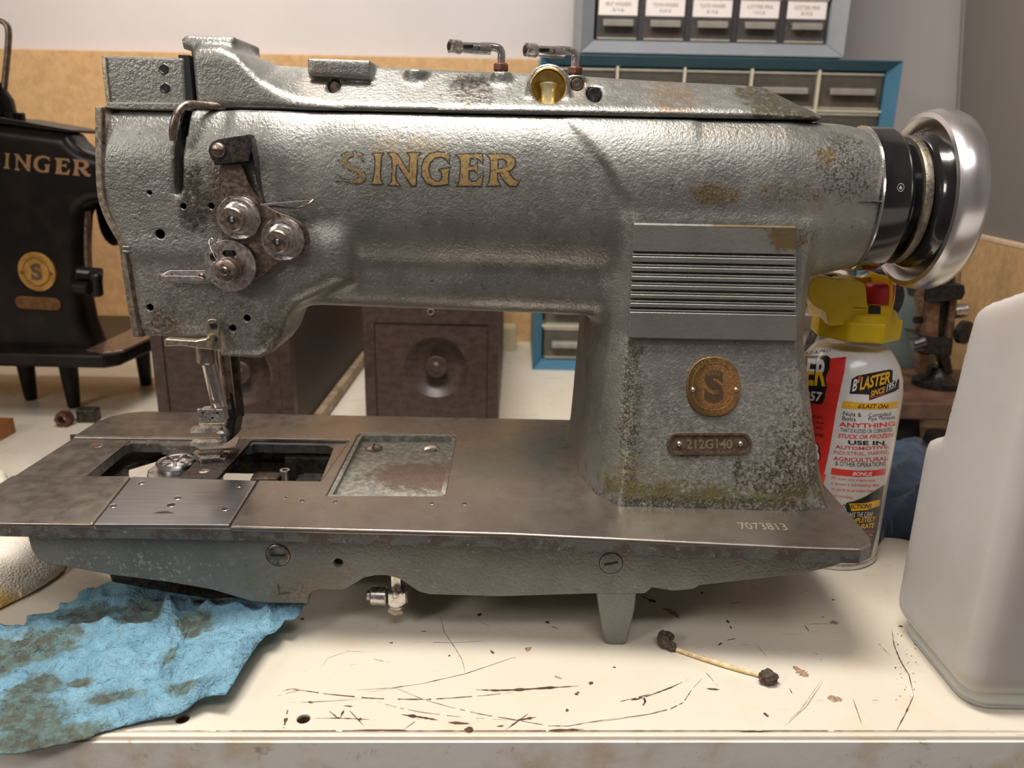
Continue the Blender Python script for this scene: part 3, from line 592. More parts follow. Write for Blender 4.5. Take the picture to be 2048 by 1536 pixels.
onslab(fr, .1, .03, -.30, .5, .22, 'MFG', MT['raised'], 'medallion_lettering', mach, None, .03)
for px in (1385, 1471):
    pp = onplane(px, 779, p, fr[3]); link('rivet', *lathe([(.13, .08), (.125, .15), (.09, .2), (.03, .225)], pp, fr[3], 16), MT['nickel'], mach, smooth=True)
fr2 = badge(1418, 887); p2 = fr2[0]; hw = np.linalg.norm(onplane(1503, 887, p2, fr2[3])-p2); hh2 = np.linalg.norm(onplane(1418, 865, p2, fr2[3])-onplane(1418, 909, p2, fr2[3]))/2
def stad(hw, hh, n=10): return [(hw-hh+hh*math.cos(t), hh*math.sin(t)) for t in np.linspace(-math.pi/2, math.pi/2, n)]+[(-hw+hh+hh*math.cos(t), hh*math.sin(t)) for t in np.linspace(math.pi/2, 3*math.pi/2, n)]
slab(stad(hw, hh2), fr2, -.12, .05, .03, MT['badge'], 'model_plate', mach)
VV, FF = prism(stad(hw, hh2), 0, .07, 'z', .02, [stad(hw*.93, hh2*.74)]); link('plate_border', [fr2[0]+fr2[1]*a+fr2[2]*b+fr2[3]*(c+.05) for a, b, c in VV], FF, MT['badge'], mach)
onslab(fr2, .05, .0, -.02, 2.45, .52, '212G140', MT['badgehi'], 'stamped_number', mach, None, .02, .02)
for px in (1358, 1480):
    pp = onplane(px, 887, p2, fr2[3]); link('rivet', *lathe([(.15, .03), (.145, .12), (.1, .18), (.03, .2)], pp, fr2[3], 16), MT['nickel'], mach, smooth=True)

# ---------------------------------------------------------------- gilt lettering
GL = {'S': ([(400, 985), (405, 1030), (385, 1010), (340, 1000), (305, 1010), (300, 1035), (330, 1058), (390, 1085), (420, 1120), (415, 1155), (385, 1175), (330, 1172), (280, 1160), (235, 1160), (240, 1120), (265, 1145), (310, 1152), (350, 1150), (375, 1140), (370, 1118), (330, 1095), (275, 1065), (250, 1030), (262, 995), (300, 975), (350, 972), (385, 980)], []),
      'I': ([(450, 1178), (468, 1155), (478, 1110), (482, 1030), (478, 1000), (466, 982), (532, 982), (520, 1000), (516, 1040), (512, 1110), (516, 1155), (530, 1178)], []),
      'N': ([(565, 978), (600, 978), (622, 985), (700, 1110), (705, 1000), (690, 978), (768, 978), (752, 1000), (742, 1170), (740, 1188), (715, 1188), (625, 1050), (614, 1060), (610, 1140), (620, 1165), (640, 1188), (568, 1185), (588, 1160), (592, 1060), (588, 1010), (575, 995)], []),
      'G': ([(955, 982), (955, 1045), (930, 1012), (900, 1003), (865, 1010), (832, 1040), (822, 1085), (834, 1135), (862, 1160), (888, 1163), (906, 1150), (910, 1110), (892, 1085), (962, 1075), (950, 1100), (948, 1178), (900, 1186), (850, 1188), (810, 1170), (782, 1125), (780, 1070), (795, 1020), (830, 985), (880, 972), (925, 978), (940, 990)], []),
      'E': ([(1000, 988), (1165, 985), (1170, 1042), (1140, 1015), (1090, 1010), (1082, 1065), (1120, 1062), (1135, 1040), (1135, 1108), (1115, 1088), (1080, 1090), (1080, 1140), (1095, 1165), (1130, 1160), (1174, 1105), (1160, 1190), (1005, 1190), (1020, 1165), (1028, 1090), (1028, 1030), (1018, 1005)], []),
      'R': ([(1195, 988), (1300, 985), (1350, 995), (1375, 1020), (1378, 1055), (1355, 1085), (1330, 1095), (1365, 1145), (1390, 1160), (1408, 1152), (1385, 1190), (1345, 1190), (1310, 1160), (1275, 1105), (1262, 1105), (1262, 1150), (1280, 1188), (1195, 1190), (1212, 1165), (1220, 1100), (1222, 1030), (1212, 1005)], [[(1265, 1018), (1300, 1015), (1326, 1035), (1322, 1065), (1290, 1080), (1265, 1080)]])}
def offp(P, d):
    A = sum(P[i][0]*P[(i+1) % len(P)][1]-P[(i+1) % len(P)][0]*P[i][1] for i in range(len(P))); s = 1 if A > 0 else -1; out = []
    for i in range(len(P)):
        a, b, c = [np.array(P[(i+k) % len(P)], float) for k in (-1, 0, 1)]; t1 = (b-a)/np.linalg.norm(b-a); t2 = (c-b)/np.linalg.norm(c-b)
        n1 = np.array([t1[1], -t1[0]])*s; n2 = np.array([t2[1], -t2[0]])*s; nn = n1+n2; nn /= max(np.linalg.norm(nn), .3); k = min(1/max(nn@n1, .4), 2.0); out.append(tuple(b+nn*d*k))
    return out
def glyph(ch, grow=0.):
    P, Hs = GL[ch]
    if grow: P = offp(P, grow); Hs = [offp(h_, -grow) for h_ in Hs]
    bm = bmesh.new(); flat_ = [p for l in [P]+Hs for p in l]; vs = [bm.verts.new((a, b, 0)) for a, b in flat_]
    for t in geometry.tessellate_polygon([[Vector((a, b, 0)) for a, b in l] for l in [P]+Hs]):
        try: bm.faces.new([vs[i] for i in t])
        except ValueError: pass
    for _ in range(4):
        es = [e for e in bm.edges if e.calc_length() > 34]
        if not es: break
        bmesh.ops.subdivide_edges(bm, edges=es, cuts=1); bmesh.ops.triangulate(bm, faces=bm.faces[:])
    bm.verts.index_update(); r = [v.co[:2] for v in bm.verts], [[v.index for v in f.verts] for f in bm.faces]; bm.free(); return r
for nm, gr, up, mt in (('letter_outline', 7, .012, 'giltline'), ('gilt_letter', -2, .022, 'gilt')):
    for ch in 'SINGER':
        U, F = glyph(ch, gr); P = []
        for a, b in U: hp_ = hit(600+a/3.2, b/3.2, 40.7); P.append(hp_-(hp_-CP)/np.linalg.norm(hp_-CP)*up)
        link(nm, P, F, MT[mt], mach)
# ---------------------------------------------------------------- handwheel and pulley
ax = np.array([0, 44.2, 22.88]); D = (1, 0, 0)
link('shaft', *cyl((18, 44.2, 22.88), (22.5, 44.2, 22.88), 1.2, 32), MT['darkst'], mach)
pul = link('belt_pulley', *lathe([(3.6, .0), (3.85, .02), (3.9, .06), (3.86, 1.3), (3.7, 1.6), (3.3, 1.55), (2.95, 1.8), (2.95, 2.05), (3.25, 2.25), (3.2, 2.3), (.8, 2.35), (.8, 1.3), (3.4, 1.2), (3.62, .9), (3.65, .03), (3.6, 0.)], (18.6, 44.2, 22.88), D, 72, False), MT['enamel'], mach, smooth=True, angle=35)
link('pulley_edge', *lathe([(3.64, .0), (3.66, -.035), (3.86, -.035), (3.91, .03)], (18.61, 44.2, 22.88), D, 72, False), MT['chrome'], mach, smooth=True)
link('worn_flange', *lathe([(2.9, 0), (3.38, .05), (3.46, .2), (3.42, .45), (3.1, .62), (2.2, .7)], (20.9, 44.2, 22.88), D, 72, False), MT['wornrim'], mach, smooth=True, angle=50)
link('wheel_hub', *lathe([(2.6, 0), (3.35, .1), (3.6, .3), (3.75, .55), (3.9, .85), (4.1, 1.1)], (21.45, 44.2, 22.88), D, 72, False), MT['enamel'], mach, smooth=True)
rp = [(4.30, .16)]+[(4.52+.72*math.sin(t), .42-.86*math.cos(t)+.45) for t in np.linspace(-.5, 3.0, 15)]+[(4.2, 1.9), (1.0, 1.7), (1.0, 1.2)]
link('handwheel_rim', *lathe([(3.9, .85), (4.05, .5), (4.2, .2), (4.4, .02), (4.65, .06), (4.80, .33), (4.85, .75), (4.83, 1.25), (4.7, 1.6), (4.4, 1.8), (4.0, 1.75), (3.5, 1.5), (.9, 1.4)], (21.9, 44.2, 22.88), D, 96, False), MT['alu'], mach, smooth=True)
p = aty(1803, 375, 40.25); U, F = textmesh('6', 0, .02)
def oncyl(U, px, py, w_, h_, R=3.9, rot=0):
    r = ray(px, py); P = []
    c0 = aty(px, py, 44.2-R); th0 = math.asin(max(-1, min(1, (c0[2]-22.95)/R)))
    for a, b in U:
        a_, b_ = (a-.5)*w_, (b-.5)*h_; th = th0+b_/R; P.append((c0[0]+a_, 44.2-(R)*math.cos(th), 22.95+R*math.sin(th)))
    return P
MT['whitemark'] = flat('white_mark', (.55, .53, .5), .5)
link('pulley_mark', oncyl(U, 1803, 375, .14, .2, 3.885), F, MT['whitemark'], mach)
rg = circ(0, 0, .18, 20); Pm, Fm = prism(rg, 0, .004, 'z', 0, [circ(0, 0, .145, 20)]); link('pulley_mark', oncyl([(a/.3+.5, b/.3+.5) for a, b, c in Pm], 1803, 375, .3, .36, 3.885), Fm, MT['whitemark'], mach)
# scored line on the boss
p = hit(1748, 404); link('index_groove', *tube([tuple(hit(1716, 404)), tuple(hit(1735, 403)), tuple(hit(1764, 404))], [.02, .06, .07], 8), MT['castdark'], mach)

# ---------------------------------------------------------------- tension assembly on the head
def disc_stack(px, py, y0, R, lean, nm, knob=.34, kl=.75, mat='nickel'):
    c = aty(px, py, y0); d = np.array([lean[0], -1, lean[1]])
    t = empty(nm, tuple(c), parent=mach)
    link('rear_disc', *lathe([(R*.95, .0), (R, .04), (R*.9, .10), (R*.45, .14), (R*.3, .15)], c, d, 40), MT[mat], t, smooth=True, angle=40)
    link('front_disc', *lathe([(R*.35, .12), (R*.8, .16), (R, .26), (R*1.02, .30), (R*.98, .31), (R*.9, .24), (R*.8, .21), (R*.7, .26), (R*.6, .3), (R*.4, .3)], c, d, 40), MT['nickel'], t, smooth=True, angle=60)
    sp = []; N = 90
    dd, u, v = frame(d)
    for i in range(N): a = i/N*2*math.pi*4.2; r = .68-.16*i/N; sp.append(tuple(c+dd*(.28+.62*i/N)+(u*math.cos(a)+v*math.sin(a))*r))
    link('spring', *tube(sp, .05, 6), MT['nickel'], t, smooth=True)
    link('stud', *cyl(c, c+dd*(kl+.42), .15, 16, .03), MT['steel'], t)
    k = link('knob', *lathe([(.30, .72), (knob+.03, .76), (knob+.09, .85), (knob+.09, 1.18), (knob+.03, 1.24), (.2, 1.25)], c, d, 36), MT['brsteel'], t, smooth=True, angle=35)
    link('slot', *lathe([(.21, 1.252), (.2, 1.262), (.01, 1.262)], c, d, 16), MT['black'], t)
    sd = u*.8+v*.5; sd /= np.linalg.norm(sd); pp = c+dd*1.3
    link('stud_tip', *box(pp[0]-.02, pp[0]+.12, pp[1]-.02, pp[1]+.1, pp[2]-.14, pp[2]+.13, .03), MT['steel'], t)
    return t
yt = 39.75
br_ = [(435, 325), (482, 322), (492, 355), (508, 388), (540, 420), (600, 440), (622, 470), (616, 505), (590, 522), (560, 520), (535, 545), (512, 560), (470, 560), (450, 520), (440, 450), (441, 400), (443, 360)]
link('tension_bracket', *prism(smoothpts(XZ(br_, yt), 2, True), yt, yt+.14, 'y', .03), MT['brsteel'], mach)
disc_stack(480, 435, yt-.03, 1.05, (-.0, .0), 'thread_tension', .49); disc_stack(568, 478, yt-.03, 1.05, (0, 0), 'thread_tension', .47)
hx = XZ([(557, 448), (605, 440), (624, 470), (617, 505), (600, 520), (560, 520)], yt-.2)
c = aty(462, 531, yt-.25); t3 = empty('check_spring_regulator', tuple(c), parent=mach)
dv = circ(0, 0, 1.30, 48); hh3 = [(a+.02, b+.62) for a, b in stad(.36, .16, 8)]; h4 = [(a-.82, b+.42) for a, b in circ(0, 0, .17, 12, .24)]
PP, FF = prism(dv, 0, .16, 'y', .02, [hh3, h4]); link('disc', [(c[0]+a, c[1]-b_, c[2]+z) for a, b_, z in PP], FF, MT['steel'], t3)
link('disc_back', *lathe([(1.1, 0), (1.1, .3)], (c[0], c[1]+.01, c[2]), (0, 1, 0), 32), MT['castdark'], t3)
link('slot_screw', *lathe([(.2, 0), (.2, .12), (.15, .15)], (c[0]+.02, c[1]+.05, c[2]+.62), (0, -1, 0), 20), MT['darkst'], t3)
kc = np.array([c[0]+.05, c[1]-.1, c[2]-.12])
link('collar', *lathe([(.62, 0), (.62, .42), (.5, .46)], kc, (0, -1, 0), 36), MT['brsteel'], t3, smooth=True, angle=40)
link('knob', *lathe([(.56, .45), (.58, .5), (.57, .95), (.50, 1.0), (.2, 1.0)], kc, (0, -1, 0), 36), MT['brsteel'], t3, smooth=True, angle=40)
link('slotted_screw', *lathe([(.22, .95), (.22, 1.08), (.17, 1.12)], kc, (0, -1, 0), 24), MT['brsteel'], t3); 
u_ = Matrix.Rotation(math.radians(40), 3, 'Y'); sb = box(-.19, .19, -.02, .03, -.035, .035); link('slot', [tuple(kc+np.array([0, -1.12, 0])+np.array(u_ @ Vector(v))) for v in sb[0]], sb[1], MT['black'], t3)
wire = [tuple(c+np.array(w_)) for w_ in [(-.35, -.55, .15), (-.62, -.5, .5), (-.85, -.35, .95), (-.92, -.25, 1.25), (-.82, -.2, 1.4), (-.68, -.2, 1.3), (-.62, -.2, 1.1), (-.72, .0, .75)]]
link('check_spring', *tube(smoothpts(wire, 2), .025, 8), MT['chrome'], t3, smooth=True)
# stamped guide at the top, its arms and screw
gp = XZ([(417, 303), (419, 292), (426, 283), (437, 278), (502, 268), (507, 271), (499, 322), (442, 328), (431, 325), (422, 316)], 39.2)
gd = empty('upper_thread_guide', tuple(aty(437, 300, 39.2)), parent=mach)
link('guide_plate', *prism(gp, 39.15, 39.33, 'y', .03), MT['darkst'], gd)
link('spacer', *prism(XZ([(424, 288), (500, 276), (512, 330), (430, 330)], 39.5), 39.33, 40.6, 'y', .05), MT['blackst'], gd)
p = aty(437, 300, 39.1); link('screw', *lathe([(.34, 0), (.36, .04), (.35, .12), (.27, .2)], (p[0], 39.16, p[2]), (0, -1, 0), 28), MT['brsteel'], gd, smooth=True, angle=50)
link('slot', *box(p[0]-.3, p[0]+.3, 38.93, 38.97, p[2]-.035, p[2]+.035, .01), MT['black'], gd)
side = [aty(504, 270, 39.25), aty(514, 330, 39.2), aty(520, 380, 39.2), aty(526, 405, 39.1)]
link('guide_arm', *ribbon([tuple(s) for s in side], (1, 0, 0), .5, .09), MT['darkst'], gd)
side = [aty(522, 409, 38.9), aty(560, 407, 39.1), aty(600, 403, 39.4), aty(624, 402, 39.6)]
link('guide_finger', *ribbon([tuple(s) for s in side], (0, 0, 1), [.55, .5, .42, .34], .08), MT['steel'], gd)
link('guide_hook', *tube(smoothpts([tuple(aty(540, 412, 39.2)), tuple(aty(590, 418, 39.3)), tuple(aty(618, 408, 39.3)), tuple(aty(626, 400, 39.5))], 2), .05, 8), MT['brsteel'], gd)
for i, (s_, y0_) in enumerate((('14 21 21', .34), ('15 26 31', .42))):
    U, F = textmesh('SIMANCO' if i == 0 else '541218', 0, .01); P = []
    for a, b in U: q0 = aty(470+i*14-b*9, 283+a*36, 39.14); P.append(q0)
    link('stamped_letters', P, F, MT['sunk'], gd)
# slotted lever guide left of the regulator
y_ = 39.7
lv = empty('slotted_thread_guide', tuple(aty(370, 555, y_)), parent=mach)
link('back_strip', *prism(XZ([(320, 550), (338, 541), (412, 541), (430, 566), (335, 566)], y_), y_, y_+.1, 'y', .02), MT['steel'], lv)
link('front_strip', *prism(XZ([(320, 551), (345, 551), (395, 552), (408, 556), (408, 562), (330, 562), (321, 558)], y_-.3), y_-.38, y_-.3, 'y', .02), MT['steel'], lv)
link('bend', *cyl(aty(322, 549, y_-.2), aty(322, 560, y_-.2), .2, 16), MT['steel'], lv)
link('slot_screw', *lathe([(.16, 0), (.16, .1), (.1, .14)], aty(403, 552, y_), (0, -1, 0), 16), MT['brsteel'], lv)
# take-up lever in the slot
link('take_up_lever', *tube(smoothpts([tuple(aty(450, 214, 41.6)), tuple(aty(405, 210, 40.9)), tuple(aty(376, 207, 40.2)), tuple(aty(358, 218, 39.8)), tuple(aty(349, 240, 39.6)), tuple(aty(345, 262, 39.6)), tuple(aty(347, 280, 39.7))], 3), .19, 14), MT['brsteel'], mach, smooth=True)
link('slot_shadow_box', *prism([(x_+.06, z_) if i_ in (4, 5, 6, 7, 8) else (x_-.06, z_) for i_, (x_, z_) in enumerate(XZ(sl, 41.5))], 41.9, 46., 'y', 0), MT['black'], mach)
link('lever_shank', *ribbon([tuple(aty(372, 213, 40.9)), tuple(aty(360, 260, 41.2)), tuple(aty(358, 330, 41.8)), tuple(aty(357, 385, 42.2))], (0, -1, 0), .14, .3), MT['darkst'], mach)
# foot lifter lever
fl = empty('presser_lifter', tuple(aty(427, 665, 39.8)), parent=mach)
link('bracket', *prism(smoothpts(XZ([(414, 648), (417, 638), (432, 637), (439, 646), (440, 662), (443, 690), (438, 700), (415, 697), (416, 672)], 39.8), 1, True), 39.68, 39.82, 'y', .03), MT['brass'], fl)
P = XZ([(333, 678), (336, 674), (365, 676), (395, 678), (416, 674), (424, 668), (430, 680), (427, 697), (400, 694), (370, 689), (334, 690)], 39.5)
link('handle', *prism(P, 39.15, 39.67, 'y', .08), MT['brass'], fl)
for a, b in ((427, 651), (428, 678)): link('screw', *lathe([(.20, 0), (.20, .05), (.14, .08)], aty(a, b, 39.68), (0, -1, 0), 18), MT['darkst'], fl)

# needle bar, presser bar and foot
link('needle_bar_bushing', *lathe([(.56, 0), (.56, .9), (.5, 1.05), (.42, 1.1)], aty(411, 690, 42.3), (0, 0, -1), 28), MT['brsteel'], mach, smooth=True, angle=40)
a = aty(416, 715, 42.3); b = aty(438, 812, 42.6)
nb = G(); 
for i, (dx, r) in enumerate(((0, .42), (.36, .13))): nb.add(*cyl(a+np.array([dx, -.1*i, 0]), b+np.array([dx, -.1*i, 0]), r, 28))
MT['barst'] = metal('bar_steel', (.50, .47, .44), (.58, .55, .52), .22, bp=.03)
nb.out('needle_bar', MT['barst'], mach, smooth=True)
link('presser_bar', *cyl(aty(447, 700, 43.9), aty(460, 815, 43.9), .36, 24), MT['brsteel'], mach, smooth=True)
link('inner_presser_bar', *cyl(aty(463, 700, 45), aty(475, 830, 45), .42, 24), MT['castdark'], mach, smooth=True)
link('rear_bracket', *prism(XZ([(462, 765), (473, 780), (480, 830), (473, 870), (455, 880), (445, 850), (450, 790)], 44.4), 43.6, 45.2, 'y', .1), MT['blackst'], mach)
link('needle_clamp', *prism(XZ([(396, 822), (442, 820), (448, 846), (399, 848)], 41.7), 41.6, 42.6, 'y', .05), MT['steel'], mach)
link('clamp_face', *prism(XZ([(394, 818), (446, 818), (452, 843), (400, 846)], 41.45), 41.4, 41.6, 'y', .03), MT['nickel'], mach)
link('clamp_lip', *prism(XZ([(398, 846), (452, 844), (450, 855), (401, 856)], 41.45), 41.35, 41.75, 'y', .04), MT['brass'], mach)
for a_, b_ in ((406, 826), (435, 826), (425, 836)): link('clamp_hole', *lathe([(.07, 0), (.07, .03), (.01, .03)], aty(a_, b_, 41.4), (0, -1, 0), 12), MT['black'], mach)
ft = [aty(385, 858, 41.3), aty(420, 858, 41.2), aty(440, 859, 41.4), aty(449, 864, 41.7), aty(452, 874, 42), aty(446, 882, 41.8), aty(430, 886, 41.4), aty(405, 887, 41.2), aty(384, 885, 41.2)]
ft[0] = aty(385, 859, 41.3); link('presser_foot', *ribbon(smoothpts([tuple(p) for p in ft], 2), (0, -1, .0), .24, .5), MT['nickel'], mach)
link('foot_sole', *prism(XY([(388, 892), (440, 888), (455, 880), (480, 872), (470, 895), (400, 899)], 7.4), 7.25, 7.4, 'z', .03), MT['plate'], mach)
link('feed_dog', *prism(XY([(385, 905), (400, 895), (445, 893), (440, 915), (400, 918)], 7.1), 6.7, 7.1, 'z', .05), MT['nickel'], mach)

# ---------------------------------------------------------------- bed
ZB = 6.9
outer = smoothpts([(-28.4, 34.75), (-28.4, 52.6), (18.0, 52.6)], 0)
outer = [(-28.35, 34.85)]+[(-28.35, y) for y in (40, 46, 49.6)]+[(-28.0, 50.9), (-27.2, 51.8), (-26.0, 52.2)]+[(15.5, 52.2), (16.8, 51.6), (17.3, 50.2), (17.3, 46.4), (18.35, 44.2), (18.15, 35.2), (17.85, 34.4), (17.1, 33.85)]
outer = [(x, y-(.025*(x+5) if y < 36 else 0)*0) for x, y in outer]
fr_ = XY([(0, 1050), (460, 1052), (1024, 1066), (1700, 1098)], ZB)
outer = outer[:14]+[(17.1, 33.85), (14, 33.95), (0, 34.75), (-14, 34.95), (-25, 34.85)]
opening = XY([(172, 948), (250, 886), (262, 882), (655, 882), (697, 880), (640, 958), (434, 956), (300, 953)], ZB)
opening = XY([(172, 947), (248, 886), (262, 881), (320, 882), (322, 886), (503, 886), (505, 882), (655, 885), (668, 892), (640, 957), (520, 957), (300, 950)], ZB)
pocket = XY([(655, 990), (716, 872), (722, 867), (903, 868), (911, 874), (890, 985), (882, 991)], ZB)
rebate = XY([(165, 950), (262, 951), (185, 1048)], ZB)
# left channel floor sits lower than the top: the top plate is cut away there
chan = XY([(20, 951), (142, 873), (700, 879), (663, 955), (640, 960), (520, 960), (463, 1049), (186, 1046), (262, 952), (165, 950)], ZB)
# the bed is built as a lower slab with the opening, and a thin top skin with channel and pocket cut out
slabo = [(x, y) for x, y in outer]
link('bed_casting', *prism(slabo, 6.12, ZB-.2, 'z', 0, [opening, pocket]), MT['edge'], mach)
chan_c = XY([(142, 873), (697, 880), (640, 961), (516, 959), (460, 1050), (185, 1048), (262, 951), (24, 950)], ZB)
chan_c[0] = (-28.8, chan_c[0][1]); chan_c[-1] = (-28.8, chan_c[-1][1])
# top skin split in pieces around the channel: rear land, front left land, front right with right side
ybk = chan_c[0][1]; 
rear = [(-28.35, ybk), (-28.35, 49.6), (-28.0, 50.9), (-27.2, 51.8), (-26.0, 52.2), (15.5, 52.2), (16.8, 51.6), (17.3, 50.2), (17.3, 46.4), (18.35, 44.2), (18.15, 35.2), (17.85, 34.4), (17.1, 33.85), (14, 33.95), (0, 34.75), (XY([(460, 1050)], ZB)[0][0], 34.9)]
pc = XY([(516, 959), (640, 961), (697, 880)], ZB)
rear += pc
MT['bedr'] = MT['bed']
link('bed_top', *prism(rear, ZB-.32, ZB, 'z', .15, [pocket], 5), MT['bed'], mach, wn=True)
fl_ = [(-28.35, 34.87), (-25, 34.85)]+[(XY([(185, 1048)], ZB)[0][0], 34.92), XY([(262, 951)], ZB)[0], (-28.35, chan_c[-1][1])]
link('slide_plate', *prism(fl_, ZB-.32, ZB, 'z', .14, (), 5), MT['bed'], mach, wn=True)
fp_ = XY([(187, 1048), (264, 953), (514, 961), (458, 1050)], ZB)
link('front_cover_plate', *prism(fp_, ZB-.33, ZB+.01, 'z', .07, (), 5), MT['plate'], mach, wn=True)
chf = [(-28.3, ybk-.12), (-28.3, chan_c[-1][1]+.1)]+[XY([(172, 947)], ZB)[0], XY([(248, 886)], ZB)[0], (XY([(248, 886)], ZB)[0][0], ybk-.12)]
link('channel_floor', *prism(chf, ZB-.24, ZB-.12, 'z', .03), MT['bed'], mach)
sp_ = XY([(640, 960), (668, 890), (697, 882), (663, 955)], ZB)
link('crossbar', *prism(sp_, ZB-.5, ZB-.08, 'z', .04), MT['bed'], mach)
# pocket floor and screws
link('recess_floor', *prism([(x, y) for x, y in offp(pocket, .3)], 5.9, ZB-.42, 'z', .05), MT['pocket'], mach)
pw = prism(offp(pocket, .02), ZB-.5, ZB-.08, 'z', 0, [offp(pocket, -.22)]); link('recess_rim', [(x, y, z) for x, y, z in pw[0]], pw[1], MT['pocket'], mach)
for a_, b_, mt in ((748, 897, 'brsteel'), (863, 897, 'nickel')):
    p = atz(a_, b_, ZB-.4); link('recess_screw', *lathe([(.55, 0), (.56, .06), (.42, .17), (.2, .22)], (p[0], p[1], ZB-.43), (0, 0, 1), 28), MT[mt], mach, smooth=True, angle=50)
    if mt == 'brsteel': link('slot', *box(p[0]-.06, p[0]+.06, p[1]-.4, p[1]+.4, ZB-.23, ZB-.2), MT['black'], mach)
for a_, b_, r in [(571, 995, .1), (604, 1001, .17), (671, 1003, .17), (864, 1006, .17), (929, 1007, .17), (192, 888, .34), (283, 966, .2), (226, 1012, .2), (478, 972, .18), (450, 1018, .2), (355, 996, .2), (342, 1010, .24), (640, 871, .06), (617, 871, .06)]:
    p = atz(a_, b_, ZB); t0 = .012 if b_ > 890 and a_ < 500 else .002
    if a_ == 192: t0 = -.115
    link('bed_screw_hole', *lathe([(r*1.12, t0-.001), (r*1.06, t0+.008), (r*.92, t0+.004)], (p[0], p[1], ZB), (0, 0, 1), 20, False), MT['nickel'], mach)
    link('hole', *lathe([(r*.95, t0+.003), (.01, t0+.003)], (p[0], p[1], ZB), (0, 0, 1), 20, False), MT['black'] if a_ != 192 else MT['chip'], mach)
    if a_ not in (342, 571, 640, 617, 192): link('screw_slot', *box(p[0]-r*.7, p[0]+r*.7, p[1]-.04, p[1]+.03, ZB+t0, ZB+t0+.012), MT['brsteel'], mach)
U, F = textmesh('7073813', 0, .0); q0 = atz(1478, 1052, ZB); q1 = atz(1570, 1050, ZB)
MT['stamp'] = flat('stamped_digit', (.42, .36, .27), .4, met=.6)
link('serial_number', [(q0[0]+(q1[0]-q0[0])*a, q0[1]-.35+.75*b, ZB+.003) for a, b in U], F, MT['stamp'], mach)
l_ = XY([(305, 1027), (318, 1023), (335, 1022), (350, 1027)], ZB+.012); link('plate_mark', [(x, y, ZB+.0125) for x, y in l_], [(0, 1, 2, 3)], MT['darkst'], mach)
# throat plate, hook, inner walls
link('throat_plate', *prism(XY([(358, 953), (434, 956), (503, 879), (478, 877), (462, 884), (398, 905), (400, 915)], ZB), ZB-.3, ZB-.05, 'z', .02), MT['darkst'], mach)
p = atz(408, 943, ZB-.05); link('throat_screw', *lathe([(.30, 0), (.3, .04), (.2, .07)], (p[0], p[1], ZB-.06), (0, 0, 1), 24), MT['brass'], mach)
link('slot', *box(p[0]-.22, p[0]+.22, p[1]-.03, p[1]+.03, ZB+.005, ZB+.02), MT['black'], mach)
for a_, b_ in ((417, 918), (445, 918), (455, 905), (462, 893)):
    p = atz(a_, b_, ZB-.04); link('feed_tooth', *box(p[0]-.22, p[0]+.22, p[1]-.16, p[1]+.16, ZB-.06, ZB+.03, .03), MT['nickel'], mach)
hc = atz(352, 925, 6.5)
hk = empty('rotary_hook', (hc[0], hc[1], 5.), parent=mach)
link('bobbin_case_ring', *lathe([(.9, -1.6), (.98, -.2), (1.12, -.1), (1.15, .05), (1.05, .15), (.9, .12), (.85, -.1), (.6, -.15), (.3, -.12)], (hc[0], hc[1], 6.5), (0, 0, 1), 40, False), MT['plate'], hk, smooth=True)
link('bobbin_case', *lathe([(.7, -.2), (.72, 0), (.45, .06), (.2, .1), (.16, .22), (.02, .24)], (hc[0], hc[1], 6.5), (0, 0, 1), 32, False), MT['steel'], hk, smooth=True, angle=30)
for k in range(5):
    a0 = k*1.26; link('case_finger', *tube([(hc[0]+.3*math.cos(a0), hc[1]+.3*math.sin(a0), 6.65), (hc[0]+.65*math.cos(a0), hc[1]+.65*math.sin(a0), 6.72), (hc[0]+.95*math.cos(a0), hc[1]+.95*math.sin(a0), 6.66)], .08, 8), MT['nickel'], hk)
link('hook_bracket', *prism(XY([(292, 958), (295, 940), (312, 927), (340, 905), (365, 900), (380, 920), (370, 960)], 6.1), 5.4, 6.1, 'z', .1), MT['steel'], hk)
link('hook_shaft', *cyl((hc[0], hc[1], 3.4), (hc[0], hc[1], 5.6), .7, 24), MT['castdark'], hk)
# webs under the opening
xa, xb = opening[0][0], opening[9][0]
web = empty('underbed_webs', (-15, 41, 4), parent=mach)
link('gear_floor', *prism(XY([(140, 960), (257, 960), (257, 932), (352, 904), (352, 884), (400, 884), (400, 868), (140, 868)], 5.3), 5.0, 5.3, 'z', .05), MT['castdark'], web)
link('middle_web', *prism([(-14.5, 46.2), (-9, 46.2), (-9, 46.8), (-14.6, 46.8)], 3.6, 6.0, 'z', .05), MT['castdark'], web)
link('cross_shaft', *cyl((-13, 45.2, 5.0), (6, 45.2, 5.0), .35, 20), MT['castdark'], web)
link('lower_shaft', *cyl((-12.5, 40.5, 4.6), (12, 40.5, 4.6), .45, 20), MT['castdark'], web)
link('rear_wall', *prism(XZ([(322, 886), (505, 886), (505, 902), (322, 897)], 45.1) if False else [(-20, 6.2), (-9, 6.2), (-9, 4.2), (-20, 4.2)], 47.6, 48., 'y', .05), MT['castdark'], web)
for a_, b_, zz_ in ((570, 948, 5.6),):
    p = atz(a_, b_, zz_); link('oil_tube', *lathe([(.24, -1.2), (.24, .15), (.3, .18), (.3, .28), (.18, .28), (.17, .0)], (p[0], p[1], zz_), (0, 0, 1), 20, False), MT['steel'], web)
link('carrier', *prism(XY([(500, 958), (555, 957), (585, 925), (520, 922)], 5.2), 4.2, 5.2, 'z', .1), MT['brsteel'], web)
link('carrier_arm', *prism(XY([(590, 958), (640, 958), (650, 935), (600, 935)], 5.2), 4.6, 5.1, 'z', .1), MT['castdark'], web)
